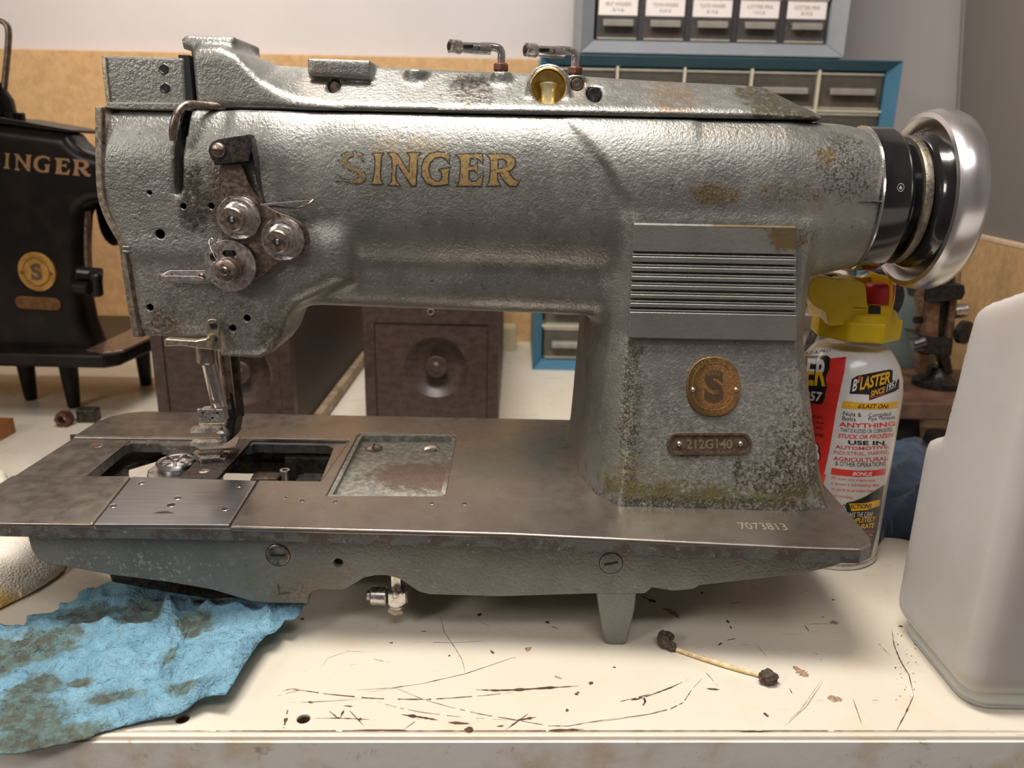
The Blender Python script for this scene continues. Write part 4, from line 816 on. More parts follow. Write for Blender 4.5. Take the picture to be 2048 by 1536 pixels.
# skirt under the bed edge
sk = [(62, 1066), (68, 1090), (80, 1112), (98, 1122), (130, 1126), (220, 1143), (340, 1158), (430, 1174), (470, 1186), (505, 1196), (540, 1200), (617, 1201), (621, 1182), (630, 1175), (648, 1172), (690, 1174), (703, 1166), (730, 1150), (752, 1145), (775, 1145), (800, 1152), (822, 1166), (840, 1178), (862, 1183), (1000, 1187), (1190, 1181), (1288, 1181), (1296, 1175), (1302, 1169), (1345, 1176), (1385, 1172), (1396, 1165), (1500, 1153), (1600, 1142), (1660, 1128), (1700, 1112), (1722, 1096), (1722, 1078), (1000, 1060), (400, 1050)]
skp = XZ(sk, 35.9); top_ = 6.0
skp = [(x, min(z, 6.0)) for x, z in skp[:-3]]+[(skp[-4][0], 6.0)]; skp[0] = (skp[0][0], 6.0)
hb = aty(679, 1120, 35.9)
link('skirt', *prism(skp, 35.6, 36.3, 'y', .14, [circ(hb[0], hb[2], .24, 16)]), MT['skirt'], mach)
link('hole_liner', *cyl((hb[0], 35.9, hb[2]), (hb[0], 36.6, hb[2]), .3, 16), MT['black'], mach)
for a_, b_, r, rot, mt in ((556, 1110, .60, 0, 'brsteel'), (1222, 1126, .58, -12, 'skirt')):
    p = aty(a_, b_, 35.6); link('bolt_recess', *lathe([(r+.045, 0), (r+.045, .01), (r-.02, .01)], p, (0, -1, 0), 32), MT['black'], mach)
    link('slotted_bolt', *lathe([(r, -.01), (r, .02), (r-.04, .045)], p, (0, -1, 0), 32), MT[mt], mach)
    u_ = Matrix.Rotation(math.radians(rot), 3, 'Y'); sb = box(-r*.62, r*.62, -.02, .02, -.05, .05); link('slot', [tuple(np.array(p)+np.array([0, -.05, 0])+np.array(u_ @ Vector(v))) for v in sb[0]], sb[1], MT['black'], mach)
p = aty(568, 1178, 35.58); link('cast_mark', *ribbon([(p[0]-.3, 35.58, p[2]+.3), (p[0]-.28, 35.58, p[2]-.3), (p[0]+.3, 35.58, p[2]-.22)], (0, -1, 0), .06, .03), MT['badge'], mach)
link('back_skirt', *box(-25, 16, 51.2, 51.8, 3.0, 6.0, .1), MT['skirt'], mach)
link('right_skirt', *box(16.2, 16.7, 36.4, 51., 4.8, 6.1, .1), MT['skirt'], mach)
def leg(pts, y0, y1, nm='support_leg'):
    P = XZ(pts, 35.9); link(nm, *prism(P, y0, y1, 'y', .35, (), 4), MT['skirt'], mach)
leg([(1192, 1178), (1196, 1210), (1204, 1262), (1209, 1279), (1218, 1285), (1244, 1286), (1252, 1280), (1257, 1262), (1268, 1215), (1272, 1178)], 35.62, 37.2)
P = [(x+.0, z) for x, z in XZ([(1192, 1178), (1204, 1262), (1209, 1283), (1252, 1285), (1257, 1262), (1272, 1178)], 35.9)]
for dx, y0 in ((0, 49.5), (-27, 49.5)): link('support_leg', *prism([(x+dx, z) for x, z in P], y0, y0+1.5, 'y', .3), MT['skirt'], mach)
# black oil pan / gear case at the left that carries the weight
link('gear_case', *prism(XZ([(217, 1120), (219, 1140), (226, 1162), (300, 1175), (420, 1196), (470, 1199), (500, 1190), (500, 1150), (240, 1110)], 38), 37.8, 46, 'y', .15), MT['castdark'], mach)
link('gear_case_foot', *box(-19.5, -13, 43.2, 46, -.0, 3.4, .3), MT['castdark'], mach)
# knee lift joint hanging in the arch
kj = empty('knee_lift_joint', tuple(aty(790, 1190, 36.5)), parent=mach)
a = aty(734, 1190, 37); b = aty(774, 1192, 37); link('barrel', *cyl(aty(742, 1191, 37), b, .50, 28, .05), MT['nickel'], kj, smooth=True, angle=40); link('barrel_tip', *cyl(a, aty(744, 1191, 37), .28, 20, .03), MT['steel'], kj)
link('link_bar', *ribbon([tuple(aty(792, 1148, 37)), tuple(aty(793, 1185, 37))], (0, -1, 0), .5, .25), MT['nickel'], kj)
link('yoke', *prism(XZ([(777, 1180), (812, 1178), (814, 1202), (800, 1211), (788, 1213), (777, 1206)], 36.8), 36.5, 37.4, 'y', .1), MT['nickel'], kj)
link('nut', *lathe([(.3, 0), (.45, .1), (.45, .32), (.3, .42)], aty(791, 1225, 36.9), (.15, 0, 1), 6), MT['brass'], kj)
link('cup', *lathe([(.42, 0), (.46, .1), (.44, .2)], aty(791, 1214, 36.9), (.12, 0, 1), 24), MT['nickel'], kj)
link('pin_head', *lathe([(.2, 0), (.2, .1), (.1, .16)], aty(791, 1189, 36.5), (0, -1, 0), 20), MT['nickel'], kj)
link('side_nut', *cyl(aty(808, 1190, 37), aty(816, 1190, 37), .42, 6), MT['steel'], kj)

# ================================================================ things around the machine
def atx(px, py, x): r = ray(px, py); return CP+r*(x/r[0])
# ---------------------------------------------------------------- cloths
def inside(P, x, y):
    c = np.zeros(x.shape, bool); n = len(P)
    for i in range(n):
        ax, ay = P[i]; bx, by = P[(i+1) % n]
        if abs(by-ay) > 1e-12: c ^= ((ay > y) != (by > y)) & (x < (bx-ax)*(y-ay)/(by-ay)+ax)
    return c
def cloth(name, out3, res, hf, mat, label, cat, th=.06, under=None):
    Q = []
    for i in range(len(out3)):
        a, b = np.array(out3[i]), np.array(out3[(i+1) % len(out3)]); k = max(1, int(np.linalg.norm(b-a)/(res*1.1)))
        for j in range(k): Q.append(a+(b-a)*j/k)
    P2 = [(q[0], q[1]) for q in Q]; xs = np.arange(min(p[0] for p in P2), max(p[0] for p in P2), res); ys = np.arange(min(p[1] for p in P2), max(p[1] for p in P2), res*.87)
    gxx, gyy = np.meshgrid(xs, ys); gxx = gxx+(np.arange(len(ys)) % 2)[:, None]*res/2; gxx = gxx.ravel(); gyy = gyy.ravel(); k = inside(P2, gxx, gyy); gxx, gyy = gxx[k], gyy[k]
    B = np.array(Q); d = np.sqrt(((gxx[:, None]-B[None, :, 0])**2+(gyy[:, None]-B[None, :, 1])**2)).min(1); k = d > res*.5; gxx, gyy, d = gxx[k], gyy[k], d[k]
    n = len(P2); vs = [Vector(p) for p in P2]+[Vector((a, b)) for a, b in zip(gxx, gyy)]
    r = geometry.delaunay_2d_cdt(vs, [(i, (i+1) % n) for i in range(n)], [list(range(n))], 1, 1e-5)
    V = []
    step = max(1, len(B)//60); Bs = B[::step]
    for v in r[0]:
        w_ = 1/(((Bs[:, 0]-v[0])**2+(Bs[:, 1]-v[1])**2)**1.2+.02); base = float((w_*Bs[:, 2]).sum()/w_.sum()); de = float(np.sqrt(((B[:, 0]-v[0])**2+(B[:, 1]-v[1])**2).min()))
        V.append((v[0], v[1], hf(v[0], v[1], base, de)))
    F = [list(f) for f in r[2]]; V = np.array(V); c = V.mean(0); c[2] = 0
    o = link(name, V, F, mat, None, org=tuple(c), smooth=True); md = o.modifiers.new('thickness', 'SOLIDIFY'); md.thickness = th*S; md.offset = -1
    return tag(o, label, cat)
def nz(x, y, s, z=0.): return noise.noise(Vector((x*s, y*s, z)))
def rid(x, y, sx, sy, z=0., a=0.):
    c, s = math.cos(a), math.sin(a); u, v = x*c+y*s, -x*s+y*c
    return 1-abs(noise.noise(Vector((u*sx, v*sy, z))))*2
T6 = lambda l: [(a/2.926, 1100+b/2.926, h_) for a, b, h_ in l]
tw = T6([(-420, 430, .3), (-200, 450, .3), (-60, 430, .5), (0, 430, .5), (60, 448, .4), (140, 448, .4), (155, 425, .4), (158, 388, .4), (230, 380, .4), (300, 368, .5), (345, 340, .5), (350, 306, .5), (400, 308, .5), (445, 285, .5), (455, 250, .5), (490, 235, .5), (560, 222, .6), (640, 185, .7), (720, 170, .8), (830, 145, .9),
         (900, 130, 1.0), (1020, 130, 1.0), (1090, 180, .9), (1200, 232, .7), (1330, 240, .8), (1400, 200, .9), (1500, 200, 1.2), (1650, 240, 1.4), (1815, 270, 1.6), (1770, 335, 1.6), (1725, 400, 1.5), (1690, 412, 1.4), (1665, 405, 1.4), (1640, 450, 1.3), (1610, 485, 1.2), (1560, 500, 1.2), (1500, 570, 1.3), (1440, 660, 1.3), (1370, 770, 1.3), (1320, 835, 1.2), (1270, 845, 1.1), (1200, 858, .9),
         (1120, 915, .7), (1040, 970, .5), (940, 990, .35), (860, 1000, .3), (740, 1025, .25), (620, 1058, .15), (520, 1100, .1), (400, 1135, .1), (250, 1160, .1), (100, 1188, .1), (0, 1185, .1), (-200, 1150, .2), (-420, 1120, .2)])
out3 = [tuple(atz(a, b, h_)) for a, b, h_ in tw]
rr_ = random.Random(3); o3 = []
for i in range(len(out3)):                                # torn, serrated upper edge
    a, b = np.array(out3[i]), np.array(out3[(i+1) % len(out3)]); o3.append(tuple(a))
    if i < 20 or 27 <= i <= 34:
        k = max(1, int(np.linalg.norm(b-a)/.28)); t = (b-a)/np.linalg.norm(b-a)
        for j in range(1, k): o3.append(tuple(a+(b-a)*j/k+np.array([-t[1], t[0], 0])*rr_.uniform(-.10, .10)))
def seg(x, y, ax, ay, bx, by):
    ex, ey = bx-ax, by-ay; t = max(0, min(1, ((x-ax)*ex+(y-ay)*ey)/(ex*ex+ey*ey))); return math.hypot(x-ax-ex*t, y-ay-ey*t), t
FOLD = [((960, 440), (1000, 370), .7, .35), ((1000, 370), (1045, 560), .75, .30), ((1045, 560), (1000, 780), .45, .3), ((700, 350), (560, 560), .35, .45), ((730, 400), (860, 340), .3, .35), ((860, 340), (1180, 350), .3, .35), ((1180, 260), (1100, 380), .35, .3), ((1180, 380), (1560, 440), .4, .3), ((1560, 440), (1590, 520), .4, .25),
        ((590, 240), (600, 370), .25, .3), ((850, 140), (750, 330), .3, .3), ((660, 700), (420, 600), .25, .5), ((480, 740), (960, 760), .22, .4), ((950, 620), (980, 820), .35, .25), ((640, 560), (820, 660), .3, .35), ((800, 660), (960, 620), .28, .3), ((60, 620), (430, 480), .3, .6), ((1560, 520), (1340, 780), .35, .3), ((1340, 780), (1060, 920), .3, .35),
        ((860, 860), (960, 920), .22, .3), ((1180, 560), (1260, 700), .2, .5), ((0, 900), (300, 820), .25, .6), ((0, 720), (300, 660), .3, .5), ((1300, 300), (1180, 420), .3, .3), ((520, 480), (240, 560), .25, .5), ((760, 470), (700, 620), .2, .4)]
FW_ = []
for a, b, h_, w_ in FOLD:
    pa, pb = T6([(*a, 0)])[0], T6([(*b, 0)])[0]; pa, pb = atz(pa[0], pa[1], .7), atz(pb[0], pb[1], .7); FW_.append((pa[0], pa[1], pb[0], pb[1], h_, w_))
def towelh(x, y, base, de):
    k = min(1, de/.5+.15); f = 0
    for ax, ay, bx, by, h_, w_ in FW_:
        d, t = seg(x, y, ax, ay, bx, by)
        if d < 3*w_: f += h_*math.exp(-(d/w_)**2*1.2)*math.sin(math.pi*(.12+.76*t))
    wr = rid(x+.8*nz(x, y, .5, 3), y+.8*nz(x, y, .5, 7), .22, .6, 2, .5)**3*.22+rid(x, y, .9, 1.8, 5, -.3)**2*.07+nz(x, y, 2.4, 1)*.03
    z = base+(f*1.15+wr*1.5)*k+.15*nz(x, y, .25, 9); z = min(z, 1.0+.15*nz(x, y, 1.2)) if y > 37.2 else z; return max(z, .07 if y > ty(x)-.3 else -.6)
q = M('blue_paper_towel'); n1 = q.noi(.5, 5, .65); c = q.mix(q.rng(n1, .3, .7), (.165, .335, .45), (.235, .43, .545)); c = q.mix(q.rng(q.noi(6, 4, .7), .5, .75), c, (.13, .26, .34))
TWO = np.array([p[:2] for p in o3]).mean(0)
def tspot(zx, zy, r1, r2): p = atz(zx/2.926, 1100+zy/2.926, .5); return ((p[0], p[1], 0), (r1, r2, 50))
STN = [tspot(540, 410, 1.7, 1.0), tspot(300, 520, 1.8, .75), tspot(170, 590, 2.3, 1.1), tspot(10, 660, 1.3, 1.3), tspot(860, 400, 1.6, 1.2), tspot(1150, 490, 1.0, 1.1), tspot(1260, 360, 1.6, .45), tspot(250, 790, 1.2, .7), tspot(130, 980, 1.9, 1.4), tspot(380, 1040, 2.0, .7), tspot(200, 1090, 3.0, .7), tspot(660, 860, 1.2, .5), tspot(1090, 850, .8, .5), tspot(1000, 720, .3, .5), tspot(450, 785, .7, .3), tspot(150, 830, 1.0, 1.4)]
TC = None
towel_mat = (q, c, STN)
# material coordinates are relative to the towel's own middle, so build the mesh first
tow = cloth('paper_towel', o3, .17, towelh, MT['wall'], 'crumpled sky blue shop towel stained with dark grease, in front of the machine', 'towel', .05)
to = ORG[tow.name]; f = None
for p_, r_ in STN:
    s_ = q.spot((p_[0]-to[0], p_[1]-to[1], 0), r_, q.noi(1.3, 5, .7), .9, .7); f = s_ if f is None else q.ma('MAXIMUM', f, s_)
c = q.mix(q.ma('MULTIPLY', f, .92), c, q.mix(q.rng(q.noi(2, 5, .7), .4, .6), (.105, .135, .095), (.13, .20, .19)))
core = q.ma('MULTIPLY', q.rng(q.noi(1.7, 4, .6), .44, .6), q.rng(f, .6, 1.)); c = q.mix(q.ma('MULTIPLY', core, .6), c, (.085, .065, .05))
wk = q.ma('ABSOLUTE', q.ma('SUBTRACT', q.noi(.9, 5, .6, dist=1.2), .5)); tow.data.materials[0] = q.set(col=c, ro=.88, nrm=q.bump(q.ma('ADD', q.noi(5, 3, .6), q.ma('MULTIPLY', q.noi(14, 2), .5)), .8, .08, q.bump(wk, .7, -.9)), sp=.25)

q = M('terry_cloth'); c = q.mix(q.rng(q.noi(.45, 4, .6), .35, .65), (.84, .77, .68), (.76, .65, .50)); yv = q.nd('ShaderNodeSeparateXYZ'); q.t.links.new(q.v, yv.inputs[0])
yl = q.ma('SUBTRACT', yv.outputs[1], q.ma('MULTIPLY', q.noi(.5, 3), 3.5)); c = q.mix(q.rng(yl, -3.6, -6.2), c, (.72, .47, .13))
MT['terry'] = q.set(col=c, ro=.95, nrm=q.bump(q.vor(5.5), .9, .16), sp=.15)
tc = [tuple(atz(a, b, h_)) for a, b, h_ in [(-260, 925, .4), (-60, 935, .6), (4, 941, .9), (14, 950, .9), (30, 1000, .8), (70, 1060, .6), (134, 1120, .25), (128, 1140, .2), (108, 1158, .15), (70, 1182, .15), (0, 1217, .15), (-120, 1262, .15), (-260, 1290, .2)]]
trg = cloth('terry_rag', tc, .26, lambda x, y, b, d: max(.1, b+min(1, d/1.6)**.6*(1.35+.6*nz(x, y, .18, 4)+.25*nz(x, y, .7, 2))+.07*nz(x, y, 3.2)+.05*nz(x, y, 6.5, 3)), MT['terry'], 'cream terry rag with a yellow lower edge, under the left end of the bed', 'rag', .15)
q = M('terry_cloth_dyed'); oy = ORG[trg.name][1]; ox = ORG[trg.name][0]; c = q.mix(q.rng(q.noi(.45, 4, .6), .35, .65), (.90, .85, .77), (.84, .75, .62)); yv = q.nd('ShaderNodeSeparateXYZ'); q.t.links.new(q.v, yv.inputs[0])
yl = q.ma('ADD', q.ma('SUBTRACT', yv.outputs[1], q.ma('MULTIPLY', yv.outputs[0], .42)), q.ma('MULTIPLY', q.noi(.5, 3), 2.0)); e0 = (41.0-oy)-.42*(-28-ox)+1.0
c = q.mix(q.rng(yl, e0-1.8, e0-3.4), c, (.80, .53, .18)); trg.data.materials[0] = q.set(col=c, ro=.95, nrm=q.bump(q.vor(7.5), .7, .10), sp=.15)
q = M('navy_cloth'); MT['navy'] = q.set(col=q.mix(q.rng(q.noi(.4, 3), .3, .7), (.010, .024, .055), (.022, .046, .085)), ro=.7, sh=.2, nrm=q.bump(q.noi(8, 3), .2, .03))
nc = [tuple(atz(a, b, .3)) for a, b in [(1700, 925), (1760, 918), (1860, 915), (1900, 960), (1880, 1085), (1838, 1078), (1800, 1070), (1772, 1068), (1752, 1085), (1735, 1060), (1690, 1000)]]
nc = [(max(a, 24.9) if b < 51.5 else a, b, c_) for a, b, c_ in nc]
cloth('blue_cloth', nc, .3, lambda x, y, b, d: .12+min(1, d/1.2)**.5*(1.6+1.1*rid(x, y, .12, .35, 1, .9)+.5*rid(x, y, .3, .8, 4, .2)), MT['navy'], 'folded dark blue cloth behind the spray can', 'cloth', .1)

# ---------------------------------------------------------------- cotton swab
MT['swabp'] = flat('swab_paper', (.72, .55, .30), .7, var=.25, sc=4); MT['soot'] = flat('soiled_cotton', (.085, .060, .042), .95, var=.6, sc=6, bp=.8)
sw = empty('cotton_swab', tuple(atz(1440, 1320, 0)), 'used cotton swab with two blackened tips, in front of the bed', 'swab')
pth = [tuple(atz(a, b, .14)) for a, b in [(1338, 1292), (1352, 1298), (1400, 1315), (1460, 1334), (1520, 1350)]]
link('stick', *tube(smoothpts(pth, 2), .12, 12), MT['swabp'], sw, smooth=True)
def blob(name, c, r, mat, par, n=3, amp=.25, fr=2.5, sq=(1, 1, 1)):
    bm = bmesh.new(); bmesh.ops.create_icosphere(bm, subdivisions=n, radius=1); V = []
    for v in bm.verts:
        d = np.array(v.co); k = r*(1+amp*noise.noise(Vector(d*fr)+Vector((c[0], c[1], 0)))+amp*.4*noise.noise(Vector(d*fr*3))); V.append((c[0]+d[0]*k*sq[0], c[1]+d[1]*k*sq[1], max(.01, c[2]+d[2]*k*sq[2])))
    bm.verts.index_update(); F = [[v.index for v in f.verts] for f in bm.faces]; bm.free(); return link(name, V, F, mat, par, smooth=True)
c = atz(1537, 1354, .36); blob('cotton_tip', c, .42, MT['soot'], sw, 4, .28, 2.2, (1.1, .9, .85))
tp_ = [tuple(atz(a, b, h_)) for a, b, h_ in [(1352, 1299, .16), (1340, 1291, .22), (1330, 1286, .3), (1325, 1276, .4), (1334, 1267, .5), (1343, 1275, .55)]]
link('bent_tip', *tube(smoothpts(tp_, 2), [.14]*3+[.26]*6+[.33]*8+[.2]*20, 12), MT['soot'], sw, smooth=True)

# ---------------------------------------------------------------- spray can
CX, CY, CR = 21.2, 47.2, 3.3
can = empty('spray_can', (CX, CY, 0), 'white and red penetrating oil spray can with yellow cap behind the machine', 'spray can')
def gloss(name, col, ro=.25, **k): return flat(name, col, ro, var=.04, sc=2, coat=.3, **k)
MT['canw'] = gloss('can_white', (.78, .76, .75)); MT['tin'] = metal('tin', (.6, .6, .58), (.7, .69, .67), .3)
MT['kred'] = gloss('print_red', (.75, .035, .025)); MT['kblk'] = gloss('print_black', (.012, .012, .012)); MT['kyel'] = gloss('print_yellow', (.86, .47, .02)); MT['kwht'] = gloss('print_white', (.80, .78, .76)); MT['kdr'] = gloss('print_dark_red', (.62, .05, .05))
zs = aty(1812, 745, CY)[2]; zc_ = aty(1790, 668, CY)[2]
link('can_body', *lathe([(3.1, .25), (3.3, .42), (3.3, zs-1.5), (3.27, zs-.9), (3.14, zs-.1), (2.85, zs+.7), (2.45, zs+1.3), (2.2, zs+1.6), (2.0, zs+1.7)], (CX, CY, 0), (0, 0, 1), 72), MT['canw'], can, smooth=True)
link('bottom_rim', *lathe([(3.0, 0), (3.32, .03), (3.38, .14), (3.36, .36), (3.28, .46)], (CX, CY, 0), (0, 0, 1), 72), MT['tin'], can, smooth=True)
link('side_seam', *box(CX-.04, CX+.04, CY+3.29, CY+3.34, .5, zs-1, .01), MT['canw'], can)
ZS_ = zs
def canhit(px, py, k=.012):
    r = ray(px, py); a = r[0]**2+r[1]**2; R = CR+k; b = 2*(r[0]*-CX+r[1]*-CY); c_ = CX*CX+CY*CY-R*R; D_ = b*b-4*a*c_
    if D_ < 0: t = -b/(2*a); p = CP+r*t; d = p[:2]-np.array([CX, CY]); d /= np.linalg.norm(d); return np.array([CX+d[0]*R, CY+d[1]*R, p[2]])
    t = (-b-math.sqrt(D_))/(2*a); p = CP+r*t
    if p[2] > ZS_-1.2:
        f_ = np.interp(p[2], [ZS_-1.5, ZS_-.9, ZS_-.1, ZS_+.7, ZS_+1.3], [1, .991, .952, .865, .745]); 
        for _ in range(4):
            R = CR*f_+k; c_ = CX*CX+CY*CY-R*R; D_ = max(0, b*b-4*a*c_); t = (-b-math.sqrt(D_))/(2*a); p = CP+r*t; f_ = np.interp(p[2], [ZS_-1.5, ZS_-.9, ZS_-.1, ZS_+.7, ZS_+1.3], [1, .991, .952, .865, .745])
    return p
K2 = lambda a, b: (1580+a/4.043, 520+b/4.043)
K3 = lambda a, b: (1580+a/3.658, 760+b/3.658)
def bulge(u): return 0
PR = {}
def subd(U, F, mx):
    bm = bmesh.new(); vs = [bm.verts.new((a, b, 0)) for a, b in U]
    for f in F:
        try: bm.faces.new([vs[i] for i in f])
        except ValueError: pass
    for _ in range(5):
        es = [e for e in bm.edges if e.calc_length() > mx]
        if not es: break
        bmesh.ops.subdivide_edges(bm, edges=es, cuts=1); bmesh.ops.triangulate(bm, faces=bm.faces[:])
    bm.verts.index_update(); r = [v.co[:2] for v in bm.verts], [[v.index for v in f.verts] for f in bm.faces]; bm.free(); return r
def prnt(s, K, lb, rb, h_, mat, shear=0., lift=.02, off=.0, name='printed_text', arc=0.):
    U, F = textmesh(s, shear, off); U = [(lb[0]+(rb[0]-lb[0])*a, lb[1]+(rb[1]-lb[1])*a-b*h_+arc*4*a*(1-a)) for a, b in U]
    if h_ > 30: U, F = subd(U, F, 16)
    P = [canhit(*K(x, y), lift) for x, y in U]
    link(name, P, F, MT[mat], can)
def area_(K, pts, mat, lift=.012, name='printed_shape', st=14):
    bm = bmesh.new(); vs = [bm.verts.new((a, b, 0)) for a, b in pts]
    for t in geometry.tessellate_polygon([[Vector((a, b, 0)) for a, b in pts]]):
        try: bm.faces.new([vs[i] for i in t])
        except ValueError: pass
    for _ in range(7):
        es = [e for e in bm.edges if e.calc_length() > st]
        if not es: break
        bmesh.ops.subdivide_edges(bm, edges=es, cuts=1); bmesh.ops.triangulate(bm, faces=bm.faces[:])
    bm.verts.index_update(); P = [canhit(*K(v.co[0], v.co[1]), lift) for v in bm.verts]; F = [[v.index for v in f.verts] for f in bm.faces]; bm.free(); link(name, P, F, MT[mat], can)
area_(K2, [(60, 830), (330, 795), (455, 782), (440, 900), (380, 1180), (320, 1536), (270, 1760), (60, 1760)], 'kred', .008)
area_(K3, [(0, 640), (262, 690), (262, 700), (235, 800), (0, 800)], 'kred', .008)
area_(K3, [(0, 790), (235, 790), (300, 1000), (420, 1300), (0, 1300)], 'kblk', .006)
# logo on the side panel
area_(K2, [(482, 1082), (500, 962), (545, 935), (806, 884), (832, 892), (828, 975), (884, 962), (880, 1040), (850, 1062), (640, 1136), (640, 1088)], 'kblk', .012)
prnt("B'", K2, (500, 1065), (565, 1052), 100, 'kwht', .35, .02, .03); prnt("LA", K2, (562, 1052), (640, 1040), 102, 'kyel', .35, .02, .03); prnt("STER", K2, (640, 1036), (808, 995), 96, 'kyel', .3, .02, .03)
area_(K2, [(550, 945), (580, 932), (566, 965), (552, 968)], 'kred', .024)
prnt('SINCE', K2, (650, 1108), (772, 1068), 46, 'kyel', .3, .02, .02); prnt('1957', K2, (778, 1070), (872, 1020), 60, 'kwht', .3, .02, .02); area_(K2, [(645, 1114), (770, 1078), (770, 1084), (645, 1121)], 'kred', .02)
area_(K2, [(426, 1140), (520, 1150), (650, 1158), (780, 1154), (880, 1142), (870, 1192), (780, 1205), (650, 1210), (520, 1204), (417, 1196)], 'kyel')
prnt("B'LAST ON:", K2, (548, 1200), (800, 1200), 34, 'kblk', .35, .02, .02)
prnt('·Nuts &', K2, (418, 1256), (578, 1270), 34, 'kblk', 0, .012, .0); prnt('Bolts', K2, (424, 1296), (532, 1306), 34, 'kblk', 0, .012, .0)
prnt('·Corroded', K2, (628, 1272), (814, 1260), 32, 'kblk', 0, .012, .0); prnt('Pipe Threads', K2, (634, 1310), (852, 1294), 38, 'kblk', 0, .012, .0)
prnt('ANYTHING', K2, (396, 1344), (850, 1340), 38, 'kred', 0, .012, .02, arc=16); prnt('THAT IS RUSTED OR CORRODED,', K2, (408, 1392), (832, 1388), 36, 'kblk', 0, .012, .0, arc=16)
prnt('STUCK OR FROZEN', K2, (386, 1436), (838, 1430), 34, 'kred', .3, .012, .02, arc=14); prnt('USE IN', K2, (470, 1492), (765, 1496), 34, 'kblk', 0, .012, .03, arc=3)
prnt('AUTOMOTIVE,', K3, (330, 504), (728, 502), 30, 'kdr', .0, .012, .02, arc=14); prnt('INDUSTRIAL, MARINE,', K3, (322, 545), (725, 542), 32, 'kdr', 0, .012, .0, arc=14)
prnt('AGRICULTURAL', K3, (316, 586), (718, 586), 30, 'kdr', 0, .012, .02, arc=14); prnt('& OTHER OPERATIONS', K3, (332, 624), (700, 626), 32, 'kblk', 0, .012, .0, arc=12)
area_(K3, [(304, 643), (400, 656), (500, 664), (600, 662), (704, 650), (694, 694), (600, 706), (500, 710), (400, 703), (298, 690)], 'kred'); prnt('BONUS', K3, (456, 700), (604, 702), 28, 'kwht', .35, .02, .02)
prnt('PB does not evaporate,', K3, (300, 730), (626, 748), 24, 'kred', .3, .012, .0, arc=6); prnt('it leaves a lubricating film', K3, (296, 770), (652, 786), 26, 'kred', .3, .012, .0, arc=6); prnt('on parts to prevent rust', K3, (300, 812), (612, 830), 26, 'kred', .3, .012, .0, arc=6); prnt('and corrosion.', K3, (300, 855), (462, 874), 24, 'kred', .3, .012, .0)
area_(K3, [(410, 900), (480, 884), (560, 850), (640, 800), (690, 770), (640, 1100), (590, 1300), (420, 1300)], 'kblk', .010)
area_(K3, [(430, 905), (540, 902), (660, 874), (654, 920), (560, 952), (450, 960)], 'kyel', .016); prnt('DIRECTIONS', K3, (380, 944), (600, 938), 32, 'kblk', .3, .024, .02)
prnt('SHAKE THE CAN!', K3, (400, 1006), (606, 1000), 36, 'kwht', .3, .02, .0); prnt('COMPLETELY', K3, (400, 1055), (630, 1032), 36, 'kyel', .3, .02, .02); prnt('SATURATE', K3, (430, 1100), (620, 1080), 36, 'kyel', .3, .02, .02)
prnt('SURFACE', K3, (500, 1125), (612, 1118), 22, 'kdr', 0, .02, .02); prnt('ALLOW TIME', K3, (520, 1145), (605, 1140), 12, 'kwht', 0, .02, .0); prnt('REPEAT', K3, (540, 1190), (600, 1182), 30, 'kdr', 0, .02, .02)
prnt('SPRAY TO FASTER RESULTS', K3, (330, 1292), (590, 1258), 22, 'kwht', 0, .02, .0, arc=4); prnt('MAY AFFECT SOME PLASTICS', K3, (320, 1322), (585, 1290), 14, 'kwht', 0, .02, .0, arc=4)
# front panel, seen at the left edge
prnt('LIKE A PRO', K2, (90, 770), (330, 745), 26, 'kblk', .35, .02, .0)
area_(K2, [(60, 790), (130, 775), (300, 772), (325, 790), (318, 880), (288, 950), (300, 1040), (288, 1065), (282, 1110), (262, 1160), (240, 1168), (60, 1130)], 'kblk', .012)
prnt('ER', K2, (120, 1012), (285, 1022), 220, 'kwht', .22, .02, .03); 
for s_, l_, r_ in (('ER', (120, 1012), (285, 1022)),):
    U, F = textmesh('ER', .22, .03); bm = bmesh.new(); vs = [bm.verts.new((a, b, 0)) for a, b in U]; [bm.faces.new([vs[i] for i in f]) for f in F]
    bmesh.ops.bisect_plane(bm, geom=bm.verts[:]+bm.edges[:]+bm.faces[:], plane_co=(0, .52, 0), plane_no=(0, 1, 0), clear_outer=True); bm.verts.index_update()
    U, F = subd([(l_[0]+(r_[0]-l_[0])*v.co[0], l_[1]+(r_[1]-l_[1])*v.co[0]-v.co[1]*220) for v in bm.verts], [[v.index for v in f.verts] for f in bm.faces], 16); bm.free()
    link('printed_text', [canhit(*K2(a, b), .028) for a, b in U], F, MT['kyel'], can)
prnt('1957', K2, (80, 1130), (262, 1148), 78, 'kwht', .2, .02, .02)
for i, (t_, y_) in enumerate((('rusted salt,', 1290), ('bolts, pipe', 1335), ('nuts, etc.', 1378), ('PENETRATER', 1436))): prnt(t_, K2, (110, y_-22), (270, y_), 30 if i < 3 else 26, 'kblk', .2, .014, .0 if i < 3 else .02)
prnt('PB', K3, (60, 598), (226, 606), 150, 'kblk', 0, .014, .10); prnt('PB', K3, (64, 592), (216, 600), 138, 'kwht', 0, .022, .03)
for (nm, mt), g_ in PR.items(): g_.out(nm, MT[mt], can)
MT['capy'] = flat('yellow_cap_plastic', (.80, .55, .008), .38, var=.06, sc=.8, ss=.0); MT['capred'] = flat('red_button_plastic', (.62, .03, .035), .35, var=.04)
z0 = aty(1740, 676, CY-2)[2]
hexo = [(2.62*math.cos(t), 2.62*math.sin(t)) for t in np.linspace(0, 2*math.pi, 9)[:-1]+.25]
cap = empty('spray_cap', (CX, CY, z0), parent=can)
link('collar', *prism([(CX+a, CY+b) for a, b in hexo], z0-.25, z0+1.0, 'z', .15), MT['capy'], cap)
